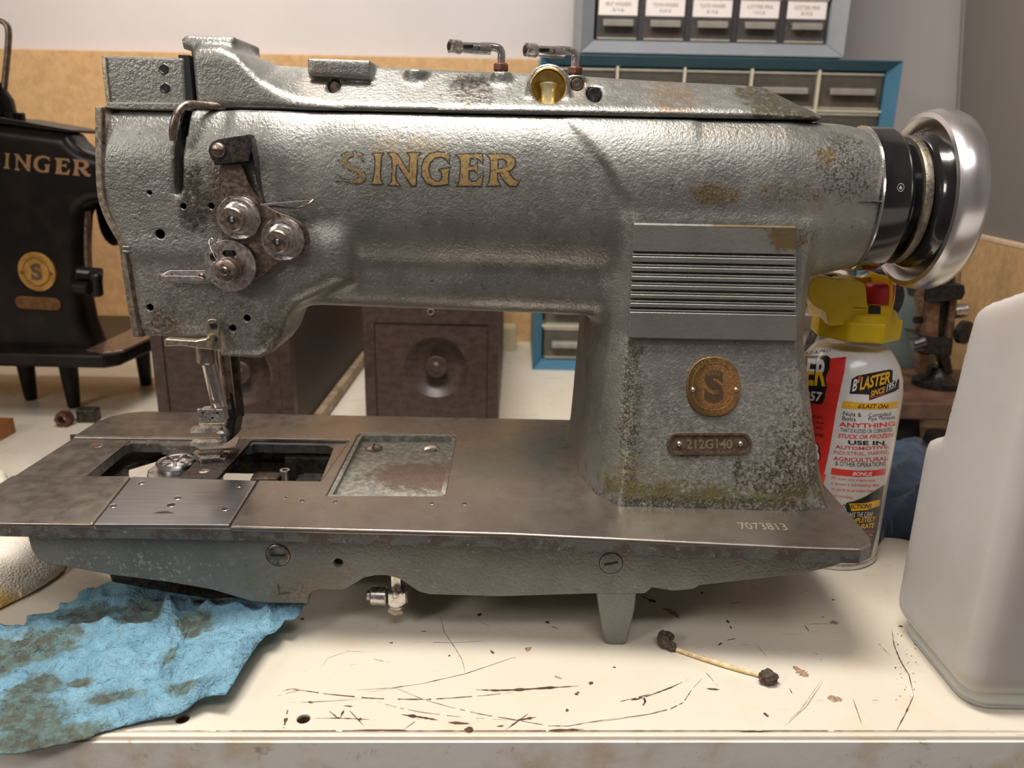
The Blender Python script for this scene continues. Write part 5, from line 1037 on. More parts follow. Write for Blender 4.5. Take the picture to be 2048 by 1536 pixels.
link('collar_step', *lathe([(2.35, .9), (2.2, 1.35), (2.05, 1.45)], (CX, CY, z0), (0, 0, 1), 40), MT['capy'], cap, smooth=True, angle=30)
Kc = lambda l: [(1590+a/8.533, 540+b/8.533) for a, b in l]
bodyp = Kc([(220, 330), (240, 240), (300, 150), (380, 115), (520, 120), (640, 140), (740, 165), (790, 140), (850, 150), (1000, 170), (1130, 195), (1190, 230), (1215, 330), (1235, 600), (1260, 620), (1450, 620), (1660, 620), (1660, 870), (600, 960), (560, 860), (540, 740), (460, 680), (330, 620), (250, 520), (220, 420)])
link('nozzle_shroud', *prism(XZ(bodyp, CY-1.9), CY-1.9, CY+1.4, 'y', .32, (), 4), MT['capy'], cap, smooth=True, angle=50)
backp = Kc([(740, 90), (880, 85), (1000, 115), (1150, 130), (1250, 100), (1350, 80), (1500, 85), (1620, 115), (1730, 175), (1700, 500), (1670, 640), (1660, 880), (1000, 880), (760, 700)])
link('rear_shroud', *prism(XZ(backp, CY+1.2), CY+1.1, CY+1.5, 'y', .08), MT['capy'], cap)
sidep = aty(1590+1700/8.533, 540+400/8.533, CY); link('side_wall', *prism(XZ(Kc([(1625, 130), (1700, 170), (1690, 400), (1670, 640), (1660, 880), (1600, 880), (1630, 400)]), CY-1.6), CY-1.5, CY+1.3, 'y', .06), MT['capy'], cap)
bc = aty(1590+1425/8.533, 540+430/8.533, CY-.5); rb_ = .80
link('spray_button', *lathe([(rb_*.93, -.85), (rb_, -.6), (rb_*1.08, .4), (rb_*1.07, .62), (rb_*.9, .74), (.3, .78)], (bc[0], CY-.6, bc[2]), (0, .06, 1), 40), MT['capred'], cap, smooth=True, angle=60)
b1 = XZ(Kc([(1265, 615), (1460, 618), (1450, 835), (1245, 835)]), CY-1.95); link('straw_clip', *prism(b1, CY-2.0, CY-1.7, 'y', .03), MT['kblk'], cap)
b1 = XZ(Kc([(480, 80), (720, 75), (780, 140), (740, 150), (500, 110)]), CY-.8); link('straw_notch', *prism(b1, CY-.8, CY-.2, 'y', .03), MT['kblk'], cap)
for a_, b_ in ((640, 650), (700, 690), (770, 770)): 
    b1 = XZ(Kc([(1000, a_), (1220, a_+10), (1220, a_+18), (1000, a_+8)]), CY-1.93); link('mould_line', *prism(b1, CY-1.93, CY-1.89, 'y', 0), MT['sunk'] if a_ == 640 else MT['capy'], cap)

# ---------------------------------------------------------------- small parts cabinets
def mkplastic(name, col, tr, ro=.25):
    q = M(name); return q.set(col=q.mix(q.rng(q.noi(.5, 3), .3, .7), col, tuple(x*.8 for x in col)), ro=ro, tr=tr, ior=1.3)
MT['smoke'] = mkplastic('smoky_drawer_plastic', (.70, .64, .54), .9, .13); MT['smokeg'] = mkplastic('clear_drawer_plastic', (.62, .58, .56), .9, .13)
MT['lip'] = mkplastic('drawer_edge_plastic', (.62, .57, .46), .25); MT['lip2'] = mkplastic('drawer_pull_plastic', (.50, .46, .40), .45); MT['cream'] = flat('cream_divider_plastic', (.58, .53, .40), .4, var=.05); MT['blue'] = flat('blue_cabinet_plastic', (.055, .165, .25), .38, var=.05, sc=.3); MT['greyc'] = flat('grey_cabinet_plastic', (.25, .265, .285), .42, var=.05, sc=.3); MT['greyd'] = flat('dark_cabinet_inside', (.03, .03, .032), .5)
MT['labelw'] = flat('white_label', (.82, .74, .70), .7, var=.03); MT['ink'] = flat('label_ink', (.05, .045, .045), .7)
CON = [flat('hardware_'+n, c, .5, met=m_, var=.6, sc=2.5, bp=.6) for n, c, m_ in (('dark', (.05, .045, .045), .5), ('brown', (.13, .07, .05), .2), ('steel', (.16, .15, .15), .8), ('red', (.16, .035, .03), 0), ('tan', (.22, .17, .11), 0))]
def drawer(w_, h_, d_, mat, mats, parent, org, lab=None, hz=.5):
    dr = empty('drawer', org, parent=parent); x, y, z = org; t = .12
    f = G(); f.add(*box(x, x+w_, y, y+t, z, z+h_, .04)); f.add(*box(x, x+t, y+t, y+d_, z, z+h_*.85)); f.add(*box(x+w_-t, x+w_, y+t, y+d_, z, z+h_*.85)); f.add(*box(x+t, x+w_-t, y+t, y+d_, z, z+t)); f.add(*box(x+t, x+w_-t, y+d_-t, y+d_, z+t, z+h_*.85))
    f.out('drawer_box', mat, dr)
    pr = [(y-.02, z+h_*hz+.35), (y-.7, z+h_*hz+.3), (y-.78, z+h_*hz+.15), (y-.78, z+h_*hz-.35), (y-.66, z+h_*hz-.35), (y-.62, z+h_*hz+.12), (y-.02, z+h_*hz+.18)]
    V_, F_ = prism(pr, x+w_*.14, x+w_*.86, 'x', 0); link('pull', V_, F_, MT['lip2'], dr)
    link('front_lip', *box(x-.04, x+w_+.04, y-.14, y+.02, z+h_-.16, z+h_+.05, .04), MT['lip'], dr); link('bottom_lip', *box(x+.1, x+w_-.1, y-.10, y+.01, z+.05, z+.22, .03), MT['lip'], dr)
    link('contents', *box(x+.35, x+w_-.35, y+.5, y+d_-.5, z+.15, z+h_*mats[1], .15), CON[mats[0]], dr)
    return dr
bw, bh = 39.0, 35.3
bcab = empty('blue_parts_cabinet', (2.4, 90, 0), 'wide blue parts cabinet with rows of smoky clear drawers, behind the machine', 'cabinet')
X0, X1 = 2.4, 41.4
def fr4(x0, x1, z0, z1, y0, y1, t, tb, mat, par):
    for nm, p in (('top_panel', [(x0, z1), (x1, z1), (x1-t, z1-tb), (x0+t, z1-tb)]), ('bottom_panel', [(x0, z0), (x1, z0), (x1-t, z0+tb), (x0+t, z0+tb)]), ('side_panel', [(x0, z0), (x0, z1), (x0+t, z1-tb), (x0+t, z0+tb)]), ('side_panel', [(x1, z0), (x1, z1), (x1-t, z1-tb), (x1-t, z0+tb)])):
        V_, F_ = prism(p, y0, y1, 'y', 0)
        cx, cz = (x0+x1)/2, (z0+z1)/2                       # funnel: the inner lip is set back from the outer edge
        V_ = [(a, (y0+1.3 if (b < y0+.01 and x0+t-.01 <= a <= x1-t+.01 and z0+tb-.01 <= c <= z1-tb+.01) else b), c) for a, b, c in V_]
        link(nm, *bev(V_, F_, .06, 1, 50), mat, par)
fr4(X0, X1, 0, bh, 90, 104, 1.1, 1.0, MT['blue'], bcab)
link('back_panel', *box(X0+.2, X1-.2, 103.5, 104, .2, bh-.2), MT['greyd'], bcab)
nc_, nr_ = 5, 8; cw = (X1-X0-2.2)/nc_; rh = (bh-2.0)/nr_
for i in range(1, nc_): link('divider', *box(X0+1.1+i*cw-.14, X0+1.1+i*cw+.14, 90.9, 103.4, 1, bh-1, .04), MT['cream'], bcab)
for j in range(1, nr_): link('shelf', *box(X0+1.1, X1-1.1, 91.1, 103.4, 1+j*rh-.12, 1+j*rh+.12, .04), MT['cream'], bcab)
for j in range(nr_):
    for i in range(nc_): drawer(cw-.5, rh-.45, 11.5, MT['smoke'], (rr_.choice([0, 0, 1, 2, 4]) if j else 4, rr_.uniform(.25, .75) if j else .2), bcab, (X0+1.1+i*cw+.25, 91.3, 1+j*rh+.16))
gcab = empty('grey_parts_cabinet', (6.6, 90, bh+.2), 'grey parts cabinet with white labelled drawers, standing on the blue cabinet', 'cabinet')
gx0, gx1, gz0, gz1 = 6.6, 35.0, bh+.22, bh+.22+25.6
fr4(gx0, gx1, gz0, gz1, 90.2, 103, 1.5, 1.4, MT['greyc'], gcab)
link('back_panel', *box(gx0+.2, gx1-.2, 102.6, 103, gz0+.2, gz1-.2), MT['greyd'], gcab)
cw2 = (gx1-gx0-3.0)/5; rh2 = (25.6-2.8)/4.56; LBL = [('SPLIT WASHERS', '5/16'), ('TOOTH WASHERS', '4 6 8 10'), ('TOOTH WASHERS', '5/16'), ('COTTER PINS', '1/16 X 3/4'), ('COTTER PINS', '3/32')]
for i in range(1, 5): link('divider', *box(gx0+1.5+i*cw2-.25, gx0+1.5+i*cw2+.25, 91.6, 102.5, gz0+1.4, gz1-1.4, .04), MT['greyd'], gcab)
for j in range(1, 5): link('shelf', *box(gx0+1.5, gx1-1.5, 91.2, 102.5, gz0+1.4+j*rh2-.3, gz0+1.4+j*rh2+.1, .04), MT['greyc'], gcab)
for j in range(4):
    for i in range(5):
        og = (gx0+1.5+i*cw2+.3, 91.7, gz0+1.5+j*rh2); dr = drawer(cw2-.6, rh2-.65, 10, MT['smokeg'], ([0, 3, 1, 0, 4][i], .4), gcab, og, hz=.38)
        zt3 = og[2]+rh2-.8; link('label', *box(og[0]+.15, og[0]+cw2-.75, og[1]-.03, og[1]-.005, zt3-1.75, zt3), MT['labelw'], dr)
        if j == 0:
            for s_, zz3, hh4, ww in ((LBL[i][0], zt3-.85, .38, .66), (LBL[i][1], zt3-1.4, .34, .3)):
                U, F = textmesh(s_, 0, .0); w5 = (cw2-.9)*ww; xm = og[0]+(cw2-.6)/2; link('label_text', [(xm-w5/2+w5*a, og[1]-.036, zz3+hh4*b) for a, b in U], F, MT['ink'], dr)
# ---------------------------------------------------------------- fibreboard on the wall
tag(link('fibreboard_sheet', *box(-125, 8, 104.6, 105.8, 0, 36.3, .1), MT['mdf'], org=(-60, 105, 0)), 'long tan fibreboard sheet leaning on the wall at the back', 'board')
# ---------------------------------------------------------------- wooden drawers
q = M('dark_stained_wood'); n1 = q.noi(1.2, 5, .6, st=(1, .12, 1.6), dist=.4); c = q.mix(q.rng(n1, .3, .7), (.034, .019, .015), (.065, .040, .031)); c = q.mix(q.rng(q.noi(3.5, 5, .75), .70, .74), c, (.32, .17, .10)); MT['wood'] = q.set(col=c, ro=.45, nrm=q.bump(n1, .2, .05))
MT['woodp'] = flat('worn_pale_wood', (.34, .25, .16), .6, var=.4, sc=1.2); MT['woodin'] = flat('drawer_dark_side', (.035, .022, .018), .6, var=.3)
def wdrawer(name, x0, x1, y0, y1, z1, label, dish, knob):
    cx, cz = dish; t = empty(name, ((x0+x1)/2, y0, 0), label, 'drawer', 'antique wooden drawers')
    del t['group']
    link('front_frame', *prism([(x0, 0), (x1, 0), (x1, z1), (x0, z1)], y0, y0+1.2, 'y', .08, [[(x0+1.0, .9), (x1-1.0, .9), (x1-1.0, z1-2.2), (x0+1.0, z1-2.2)]]), MT['wood'], t)
    R = 2.75; link('front_panel', *prism([(x0+1.02, .92), (x1-1.02, .92), (x1-1.02, z1-2.25), (x0+1.02, z1-2.25)], y0+.12, y0+.9, 'y', .05, [circ(cx, cz, R, 40)]), MT['wood'], t)
    link('turned_dish', *lathe([(R, -.78), (R*.93, -.6), (R*.8, -.2), (R*.66, .0), (R*.3, .05), (.01, .05)][::1], (cx, y0+.9, cz), (0, 1, 0), 48, False), MT['wood'], t, smooth=True)
    link('knob', *lathe([(.55, 0), (.5, -.25), (.95, -.45), (1.0, -.6), (.9, -.75), (.6, -.68), (.42, -.72), (.3, -.9), (.02, -.95)], (cx, y0+.95, cz), (0, 1, 0), 36, False), MT['wood'], t, smooth=True)
    for xx in (x0, x1-1.): link('side_panel', *box(xx+.05, xx+.95, y0+1.2, y1, .9, z1-.4, .06), MT['woodin'], t)
    link('back_panel', *box(x0+.95, x1-.95, y1-1, y1, .9, z1-.4, .06), MT['woodin'], t); link('bottom_board', *box(x0, x1+(.6 if x0 < -20 else .02), y0+1.2, y1, .25, 1.35 if x0 < -20 else .9, .06), MT['woodp'], t)
    p = ((x0+x1)/2, y0-.01, z1-1.1); link('keyhole', *lathe([(.30, 0), (.30, -.06), (.24, -.08)], p, (0, 1, 0), 20), MT['steel'], t); link('keyhole_bore', *lathe([(.2, -.085), (.01, -.086)], p, (0, 1, 0), 16), MT['black'], t)
    return t
pk = aty(873, 733, 66.5); wdrawer('wooden_drawer', -13.1, -1.2, 66, 98, aty(870, 598, 66)[2], 'dark wooden drawer with round dished pull, seen squarely under the arm', (pk[0], pk[2]), 'brsteel')
pk = aty(480, 745, 62.5); wdrawer('wooden_drawer', -29.9, -18.35, 62, 98.5, 12.6, 'dark wooden drawer showing its long right side, behind the needle bar', (pk[0], pk[2]), 'blackst')
# ---------------------------------------------------------------- black antique machine at the left
MT['japan'] = (lambda q: q.set(col=q.mix(q.rng(q.noi(.6, 4), .4, .7), (.006, .0045, .004), (.014, .009, .007)), ro=.34, sp=.25, coat=.0, nrm=q.bump(q.noi(1.5, 3), .05, .04)))(M('japanned_black'))
am = empty('antique_sewing_machine', (-50, 73, 0), 'black antique sewing machine with gilt lettering and brass medallion, far left', 'sewing machine')
h5 = .25; ao = (-70., 66.5, 5.); an = (int(46/h5), int(13/h5), int(32/h5))
gx = (ao[0]+h5*np.arange(an[0])).astype(np.float32); gy = (ao[1]+h5*np.arange(an[1])).astype(np.float32); gz = (ao[2]+h5*np.arange(an[2])).astype(np.float32)
px_, pz_ = gx[:, None]+0*gz[None], gz[None]+0*gx[:, None]; Y3 = gy[None, :, None]
A2 = XZ([(-120, 240), (0, 246), (150, 266), (163, 284), (180, 298), (205, 306), (420, 335), (420, 402), (240, 402), (196, 404), (180, 412), (171, 432), (168, 500), (170, 580), (182, 640), (204, 700), (204, 720), (-120, 715)], 70.5)
bd = extr(poly2(px_, pz_, A2)[:, None, :], Y3, 69, 72.6, 1.0)
V, F = surfnet(bd.astype(np.float32), ao, h5); link('cast_body', V, F, MT['japan'], am, smooth=True)
zb2 = aty(225, 738, 67)[2]
bx1 = aty(226, 700, 67)[0]
link('bed_plate', *prism([(-72, 67), (bx1-1, 67), (bx1, 68), (bx1+1.2, 82), (bx1, 84), (-72, 84)], zb2, zb2+1.3, 'z', .25), MT['japan'], am)
link('bed_edge', *prism([(bx1-3, 68), (bx1-1, 67.2), (bx1+.3, 68.2), (bx1+1.0, 81.8), (bx1-.3, 83), (bx1-3, 83)], zb2+1.25, zb2+1.5, 'z', .06), MT['brsteel'], am)
for fx, fy in ((165, 805), (80, 790)):
    p = atz(fx, fy, 0); link('iron_foot', *lathe([(.5, .0), (.6, .3), (.9, zb2-.8), (1.3, zb2+.05)], (p[0], p[1]-1.5, 0), (0, 0, 1), 20), MT['japan'], am, smooth=True)
link('iron_foot', *lathe([(.6, 0), (.9, zb2)], (-70, 80, 0), (0, 0, 1), 16), MT['japan'], am); link('iron_foot', *lathe([(.6, 0), (.9, zb2)], (-40, 81, 0), (0, 0, 1), 16), MT['japan'], am)
link('cover_plate', *prism(XZ([(-120, 226), (0, 234), (35, 240), (150, 260), (148, 266), (0, 246), (-120, 240)], 70), 69.5, 76, 'y', .1), MT['japan'], am)
p = aty(30, 233, 71); link('top_screw', *cyl((p[0], 71, p[2]-.5), (p[0], 71, p[2]+.35), .8, 20, .1), MT['japan'], am)
hk2 = smoothpts(XZ([(196, 392), (203, 430), (210, 462), (222, 482), (238, 492), (250, 484), (252, 440), (252, 392)], 74), 1, True); link('rear_arm_end', *prism(hk2, 73, 76, 'y', .3), MT['japan'], am)
rod = [tuple(aty(a, b, 72)) for a, b in [(-14, 40), (2, 40), (14, 48), (18, 64), (16, 100), (11, 150), (6, 200), (5, 215)]]
link('thread_rod', *tube(smoothpts(rod, 2), .27, 10), MT['brsteel'], am, smooth=True)
p = aty(6, 238, 72); link('rod_base', *lathe([(.4, 3.0), (.8, 2.2), (1.1, 1.6), (1.15, .3), (.8, 0), (.8, -1.5)][::-1], (p[0], 72, p[2]), (0, 0, 1), 20), MT['japan'], am, smooth=True)
p = aty(76, 543, 69); MT['oldbrass'] = metal('old_brass', (.36, .19, .04), (.48, .27, .07), .5, met=.6, sc=1.5)
link('brass_medallion', *prism(circ(p[0], p[2], 1.66, 36, 1.75), 68.75, 69.2, 'y', .06), MT['oldbrass'], am); link('medallion_ring', *prism(circ(p[0], p[2], 1.2, 36, 1.3), 68.70, 68.8, 'y', .02, [circ(p[0], p[2], 1.12, 36, 1.2)]), MT['copper'], am)
for s_ in (-1.3, 1.3): link('rivet', *lathe([(.16, 0), (.1, .1)], (p[0]+s_, 68.76, p[2]-.1), (0, -1, 0), 10), MT['rusty'], am)
U, F = textmesh('S', 0, .04); link('medallion_emblem', [(p[0]-.5+a, 68.72, p[2]-.75+b*1.5) for a, b in U], F, MT['badge'], am)
p = aty(78, 606, 69); VV = [(p[0]+a, p[2]-.035*a+b) for a, b in stad(2.05, .58)]; link('number_plate', *prism(VV, 68.8, 69.1, 'y', .05), metal('bronze_plate', (.16, .085, .04), (.22, .12, .06), .5), am)
for s_ in (-1.6, 1.6): link('rivet', *lathe([(.14, 0), (.1, .1)], (p[0]+s_, 68.8, p[2]), (0, -1, 0), 10), MT['rusty'], am)
g = G(); g.add(*cyl(aty(150, 548, 67.5), aty(206, 553, 68.5), .75, 20, .1)); g.add(*cyl(aty(190, 545, 67.5), aty(194, 590, 68), .55, 16, .1)); g.add(*cyl(aty(150, 575, 67), aty(178, 578, 67), .6, 20, .1)); g.out('bobbin_winder', MT['japan'], am)
link('column_edge', *prism(smoothpts(XZ([(172, 425), (178, 420), (178, 500), (182, 560), (175, 560), (171, 500)], 70.5), 1, True), 70.1, 71, 'y', .1), MT['brsteel'], am)
for ch in 'SINGER':
    U, F = glyph(ch, -1); P = []
    for a, b in U: x = 13+(a-490)*.186; P.append(tuple(aty(x, 304+(b-975)*.160+x*.085, 68.97)))
    link('gilt_letter', P, F, MT['oldgilt'], am)
sh = empty('shade_screen', (-88, 55, 0), 'added board on an upright, out of view, shading the left end of the bench', 'shelf')  # unseen board, added to keep the bench lamp off the back left corner
link('screen_board', *box(-92, -25, 42, 68, 50, 52, .1), MT['mdf'], sh); link('upright', *box(-91, -89, 42, 68, 0, 50, .1), MT['mdf'], sh); link('upright', *box(-92, -90, 66, 68, 0, 50, .1), MT['mdf'], sh)
# ---------------------------------------------------------------- small things at the left
tag(link('wood_block', *box(-52, -44.6, 60.0, 65.5, 0, aty(46, 880, 60)[2], .12), flat('orange_pine', (.27, .095, .022), .55, var=.25, sc=.8, bp=.2), org=(-43, 60, 0)), 'orange brown wooden block at the left edge, behind the terry rag', 'wood block')
sc_ = empty('rusty_clip', tuple(atz(150, 850, 0)), 'small rusty wire clip lying on the bench behind the bed', 'clip')
p = atz(131, 852, 0); PP, FF = prism(circ(0, 0, .75, 6), 0, 1.0, 'z', .06, [circ(0, 0, .38, 12)]); link('nut', [(p[0]+a, p[1]-c+.5, p[2]+.72+b) for a, b, c in PP], FF, MT['rusty'], sc_)
p2_ = atz(178, 843, 0); link('clip_block', *box(p2_[0]-.9, p2_[0]+.9, p2_[1]-.5, p2_[1]+.7, .02, 1.3, .15), MT['castdark'], sc_); link('wire', *tube([(p[0]+.6, p[1]+.1, .4), (p2_[0]-.8, p2_[1], .45)], .09, 8), MT['rusty'], sc_)
# ---------------------------------------------------------------- cream block by the wall
p = atz(1023, 690, 0); tag(link('cream_block', *box(-2.6, .4, 99, 102, 0, 3.1, .15), flat('cream_card', (.52, .45, .27), .6), org=(-1, 100, 0)), 'small cream box at the wall beside the blue cabinet', 'box')
# ---------------------------------------------------------------- white plastic jug at the right
jx = 22.0
pj = [(1796, 1225), (1800, 1180), (1838, 930), (1846, 898), (1862, 884), (1905, 873), (1934, 760), (1962, 650), (1968, 628), (1985, 612), (2048, 590), (2160, 560)]
PJ = [(atx(a, b, jx)[1], atx(a, b, jx)[2]) for a, b in pj]
yf = 30.6; PJ = [(PJ[0][0], .0)]+PJ[0:]+[(yf, PJ[-1][1]+.3), (yf, 0)]
PJ = [(max(a, yf), b) for a, b in PJ]
h6 = .3; jo = (20., 28., -1.2); jn = (int(28/h6), int(14/h6), int(26/h6))
gx = (jo[0]+h6*np.arange(jn[0])).astype(np.float32); gy = (jo[1]+h6*np.arange(jn[1])).astype(np.float32); gz = (jo[2]+h6*np.arange(jn[2])).astype(np.float32)
d2 = poly2(gy[:, None]+0*gz[None], gz[None]+0*gy[:, None], PJ)[None]
X3, Y3, Z3 = gx[:, None, None], gy[None, :, None], gz[None, None, :]
jb = rbox2(X3-34.0, Y3-(yf+(PJ[1][0]))/2, 12.7, (PJ[1][0]-yf)/2+.1, 1.5)+0*Z3
jd = smax(extr(d2-.12, X3, 21.35, 46, .7), jb, .3); jd = smax(jd, .75-Z3+0*X3, 1.3)
V, F = surfnet(jd.astype(np.float32), jo, h6)
q = M('milky_plastic'); MT['milk'] = q.set(col=q.mix(q.rng(q.noi(.12, 3), .3, .7), (.50, .475, .45), (.57, .545, .53)), ro=.36, ss=.25, nrm=q.bump(q.noi(.8, 3), .05, .05)); 
jug = empty('plastic_jug', (30, 35, 0), 'milky white plastic jug with stepped top at the right edge', 'jug'); link('jug_body', V, F, MT['milk'], jug, smooth=True)
bb = [(a, b) for a, b in zip(*[iter([0]*2)]*2)]
bo = []; r_ = 1.7; xA, xB, yA, yB = 21.45, 46, yf-.05, PJ[1][0]+.1
for cx, cy, t0 in ((xB-r_, yA+r_, -90), (xB-r_, yB-r_, 0), (xA+r_, yB-r_, 90), (xA+r_, yA+r_, 180)):
    bo += [(cx+r_*math.cos(math.radians(t0+k*15)), cy+r_*math.sin(math.radians(t0+k*15))) for k in range(7)]
link('jug_base', *prism(offp(bo, -.55), 0, .5, 'z', .15, (), 3), MT['milk'], jug)
link('base_step', *prism(offp(bo, -.4), .25, 1.9, 'z', .3, (), 3), MT['milk'], jug, wn=True)
p = aty(2047, 1312, yf-.02); link('black_mark', *prism(circ(p[0]+.12, p[2], .2, 14, .42), yf-.03, yf+.2, 'y', 0), MT['kblk'], jug)
# ---------------------------------------------------------------- fibreboard box and grey tote at the right
bx = empty('fibreboard_box', (60, 75, 0), 'tan fibreboard box under the grey tote at the right', 'box')
c0, c1 = atz(1945, 470, 17.5), atz(2048, 494, 17.5); dv_ = (c1-c0)/np.linalg.norm(c1-c0); n_ = np.array([-dv_[1], dv_[0], 0]); n_ = n_ if n_[0] > 0 else -n_
A_ = c0-dv_*4.6; B_ = c0+dv_*30
link('side_board', *prism([tuple(A_[:2]), tuple(B_[:2]), tuple((B_+n_*1.2)[:2]), tuple((A_+n_*1.2)[:2])], 0, 17.3, 'z', .08), MT['mdf'], bx)
link('edge_banding', *prism([tuple((A_-n_*.06)[:2]), tuple((B_-n_*.06)[:2]), tuple((B_+n_*1.25)[:2]), tuple((A_+n_*1.25)[:2])], 17.25, 17.75, 'z', .1), MT['mdfedge'], bx)
link('lid_board', *prism([tuple((A_+n_*1.25)[:2]), tuple((B_+n_*1.25)[:2]), tuple((B_+n_*26)[:2]), tuple((A_+n_*26)[:2])], 16.4, 17.6, 'z', .08), MT['mdf'], bx)
link('far_board', *prism([tuple((A_+n_*25)[:2]), tuple((B_+n_*25)[:2]), tuple((B_+n_*26)[:2]), tuple((A_+n_*26)[:2])], 0, 16.4, 'z', .08), MT['mdf'], bx)
tt_ = empty('grey_tote', (60, 77, 17.8), 'translucent grey plastic tote standing in the upper right corner', 'tote')
q = M('frosted_tote_plastic'); MT['tote'] = q.set(col=(.27, .245, .225), ro=.42, tr=.10, ior=1.2); MT['totein'] = flat('bluish_load', (.11, .13, .145), .5, var=.1, sc=.2)
tA, tB = A_-dv_*2.4+n_*.35, B_+n_*.35; top_s = 1.04
def totew(a, b, th): 
    lo_ = [a, b, b+n_*th, a+n_*th]; c_ = (A_+B_)/2+n_*13; hi_ = [p-np.array([5.6, 0, 0]) for p in lo_]
    return [(p[0], p[1], 17.8) for p in lo_]+[(p[0], p[1], 62) for p in hi_], [(3, 2, 1, 0), (4, 5, 6, 7)]+[(i, (i+1) % 4, (i+1) % 4+4, i+4) for i in range(4)]
link('near_wall', *bev(*totew(tA, tB, .25), .05, 1), MT['tote'], tt_)
link('corner_post', *cyl((tA[0]+.3, tA[1]-.3, 17.85), (tA[0]-5.3, tA[1]-.3, 62), .55, 16), MT['tote'], tt_, smooth=True)
r2 = tA+n_*22; link('rear_wall', *bev(*totew(tA+n_*.3, tA+n_*22, .25), .05, 1), MT['tote'], tt_)
link('packed_load', *prism([tuple((tA+n_*.5+dv_*2.2)[:2]), tuple((tB+n_*.5)[:2]), tuple((tB+n_*18)[:2]), tuple((tA+n_*18+dv_*1.6)[:2])], 17.9, 31.5, 'z', 1.0, (), 3), MT['totein'], tt_)
# ---------------------------------------------------------------- small dark machine on its wooden board, right
MT['bronze'] = metal('bronze_brown', (.14, .075, .045), (.22, .13, .08), .45, met=.6); MT['darkwood'] = flat('walnut_base', (.10, .05, .032), .42, var=.35, sc=.6)
sm = empty('small_antique_machine', (44, 66, 0), 'small dark antique machine head on a walnut board, below the handwheel', 'sewing machine')
ys = 66.
def pr_(pts, y0, y1, mt, nm, bv=.12): link(nm, *prism(XZ(pts, y0), y0, y1, 'y', bv), MT[mt], sm)
wb0 = aty(1800, 840, 61.5)[2]; wb1 = aty(1800, 806, 61.5)[2]
link('walnut_base', *box(32.5, 44.9, 61.5, 73, wb0, wb1, .15), MT['darkwood'], sm)
for a_, b_ in ((34, 63), (43.4, 63), (34, 71), (43.4, 71)): link('base_foot', *lathe([(1.0, 0), (1.2, wb0*.5), (.8, wb0+.1)], (a_, b_, 0), (0, 0, 1), 16), MT['japan'], sm)
pr_([(1857, 568), (1930, 570), (1932, 585), (1925, 600), (1855, 606), (1852, 590)], ys-1.5, ys+2, 'blackst', 'top_collar')
pr_([(1858, 604), (1882, 604), (1876, 690), (1850, 690)], ys-1, ys+1, 'bronze', 'side_bar'); pr_([(1882, 600), (1903, 600), (1898, 690), (1874, 690)], ys-.4, ys+1.5, 'blackst', 'centre_bar'); pr_([(1900, 600), (1916, 600), (1906, 690), (1894, 690)], ys-.9, ys+1, 'bronze', 'side_bar')
pr_([(1880, 430), (1930, 430), (1922, 570), (1862, 570)], ys, ys+2, 'bronze', 'head_column'); pr_([(1896, 440), (1906, 440), (1898, 568), (1888, 568)], ys-.6, ys, 'blackst', 'guide_rail'); pr_([(1916, 440), (1926, 440), (1920, 568), (1910, 568)], ys-.6, ys, 'brass', 'guide_rail')
pr_([(1838, 560), (1852, 560), (1850, 600), (1846, 618), (1836, 616), (1834, 600)], ys-1.2, ys-.6, 'bronze', 'lever')
pr_([(1842, 672), (1908, 678), (1904, 712), (1850, 708)], ys-1.2, ys+2, 'blackst', 'lower_block')
pr_([(1840, 706), (1860, 708), (1852, 748), (1838, 748)], ys, ys+1, 'bronze', 'left_leg'); pr_([(1878, 708), (1900, 708), (1908, 748), (1890, 748)], ys, ys+1, 'blackst', 'right_leg')
p = aty(1872, 765, ys+1); link('foot_disc', *lathe([(2.0, 0), (2.0, .5), (1.3, .9), (1.0, 1.3), (.8, 1.8)], (p[0], ys+1, wb1), (0, 0, 1), 28), MT['blackst'], sm, smooth=True, angle=40)
link('thumb_screw', *cyl(aty(1904, 624, ys), aty(1932, 620, ys), .62, 20, .08), MT['nickel'], sm, smooth=True, angle=40)
p = aty(1916, 662, ys-.5); link('tension_knob', *lathe([(.6, 0), (1.0, .3), (1.0, .8), (.6, 1.0)], p, (.5, -1, 0), 24), MT['blackst'], sm, smooth=True, angle=40)
link('lamp_screw', *cyl(aty(1824, 690, ys-1), aty(1850, 682, ys-1), .5, 16, .08), MT['darkst'], sm)
link('drive_rod', *cyl(aty(1828, 640, ys), aty(1870, 640, ys), .3, 12), MT['blackst'], sm)
# teal bottle and a dark disc behind it, a dark casting and a bright tool beside the can
q = M('teal_plastic'); MT['teal'] = q.set(col=q.mix(q.rng(q.noi(.3, 4), .3, .7), (.10, .13, .125), (.16, .19, .18)), ro=.35, tr=.3)
c_ = aty(1822, 700, 74); bt_ = empty('teal_bottle', (c_[0], 76, 0), 'smoky teal plastic bottle behind the small dark machine', 'bottle')
link('bottle_body', *lathe([(3.0, 0), (3.3, .4), (3.35, 13), (2.9, 15), (1.6, 17), (1.5, 18)], (c_[0]+.3, 76.5, 0), (0, 0, 1), 40), MT['teal'], bt_, smooth=True); link('bottle_cap', *lathe([(1.7, 17.8), (1.7, 19.6), (1.5, 19.8)], (c_[0]+.3, 76.5, 0), (0, 0, 1), 24), MT['kblk'], bt_)
c_ = aty(1786, 600, 62); md_ = empty('black_pulley', (c_[0], 63, 0), 'black pulley wheel standing behind the yellow cap', 'pulley')
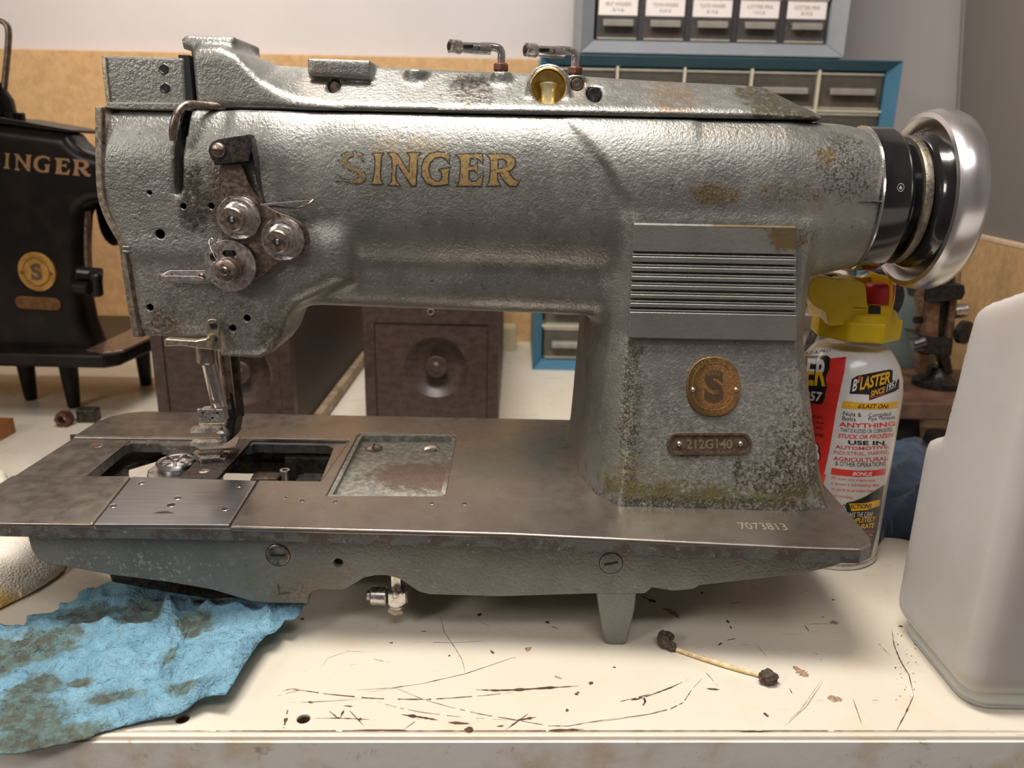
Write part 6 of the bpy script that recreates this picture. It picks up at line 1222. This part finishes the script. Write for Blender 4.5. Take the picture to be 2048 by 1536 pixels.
link('wheel', *lathe([(2.2, -.5), (2.3, -.4), (2.0, 0), (2.3, .4), (2.2, .5)], (c_[0]-1.1, 63, c_[2]), (0, 1, 0), 36), MT['blackst'], md_, smooth=True, angle=30); link('stand', *box(c_[0]-1.7, c_[0]-.5, 62.7, 63.9, 0, c_[2]-1, .2), MT['castdark'], md_)
c_ = atz(1835, 920, 0); blobg = empty('dark_casting', (c_[0], c_[1], 0), 'dark greasy casting on the bench under the walnut board', 'machine part')
link('casting', *box(c_[0]-2.5, c_[0]+2.5, c_[1]-3.6, c_[1]-.4, 0, 2.4, .7, 3), MT['castdark'], blobg); link('casting_lug', *cyl((c_[0]-1.5, c_[1]-4.2, 1.1), (c_[0]-1.5, c_[1]-2, 1.4), .9, 20, .15), MT['castdark'], blobg); link('casting_boss', *lathe([(1.4, 2.4), (1.3, 3.2), (.6, 3.3)], (c_[0]+.6, c_[1]-2., 0), (0, 0, 1), 20), MT['blackst'], blobg)
MT['mauve'] = flat('mauve_grey_enamel', (.33, .27, .26), .4, var=.1, sc=.3)
mt_ = empty('grey_motor', (21, 62, 0), 'pale grey motor with a horizontal rod, between column and spray can', 'motor')
x1_ = aty(1606, 600, 62)[0]
link('motor_body', *cyl((x1_-6, 63, aty(1630, 600, 62)[2]), (x1_+3.2, 63, aty(1630, 600, 62)[2]), 3.0, 40, .4), MT['mauve'], mt_, smooth=True, angle=40)
for k, yy_ in enumerate((572, 590, 607)): zz9 = aty(1620, yy_, 59.9)[2]; link('vent_slot', *box(x1_-1, x1_+1.0, 59.9, 60.3, zz9-.16, zz9+.16, .03), MT['kblk'], mt_)
zr_ = aty(1630, 629, 60)[2]; link('rod', *cyl((x1_-6, 60.4, zr_), (x1_+2.4, 60.4, zr_), .30, 16, .05), MT['cream'], mt_, smooth=True)
link('motor_stand', *box(x1_-4, x1_+1.5, 61, 65, 0, aty(1630, 640, 62)[2], .4), MT['mauve'], mt_)
link('belt', *tube(smoothpts([tuple(aty(1655, 645, 59)), tuple(aty(1635, 655, 59)), tuple(aty(1620, 680, 59)), tuple(aty(1612, 720, 59)), tuple(aty(1606, 780, 59))], 2), .32, 10), MT['castdark'], mt_)
# dark rag like shape of the clay bit
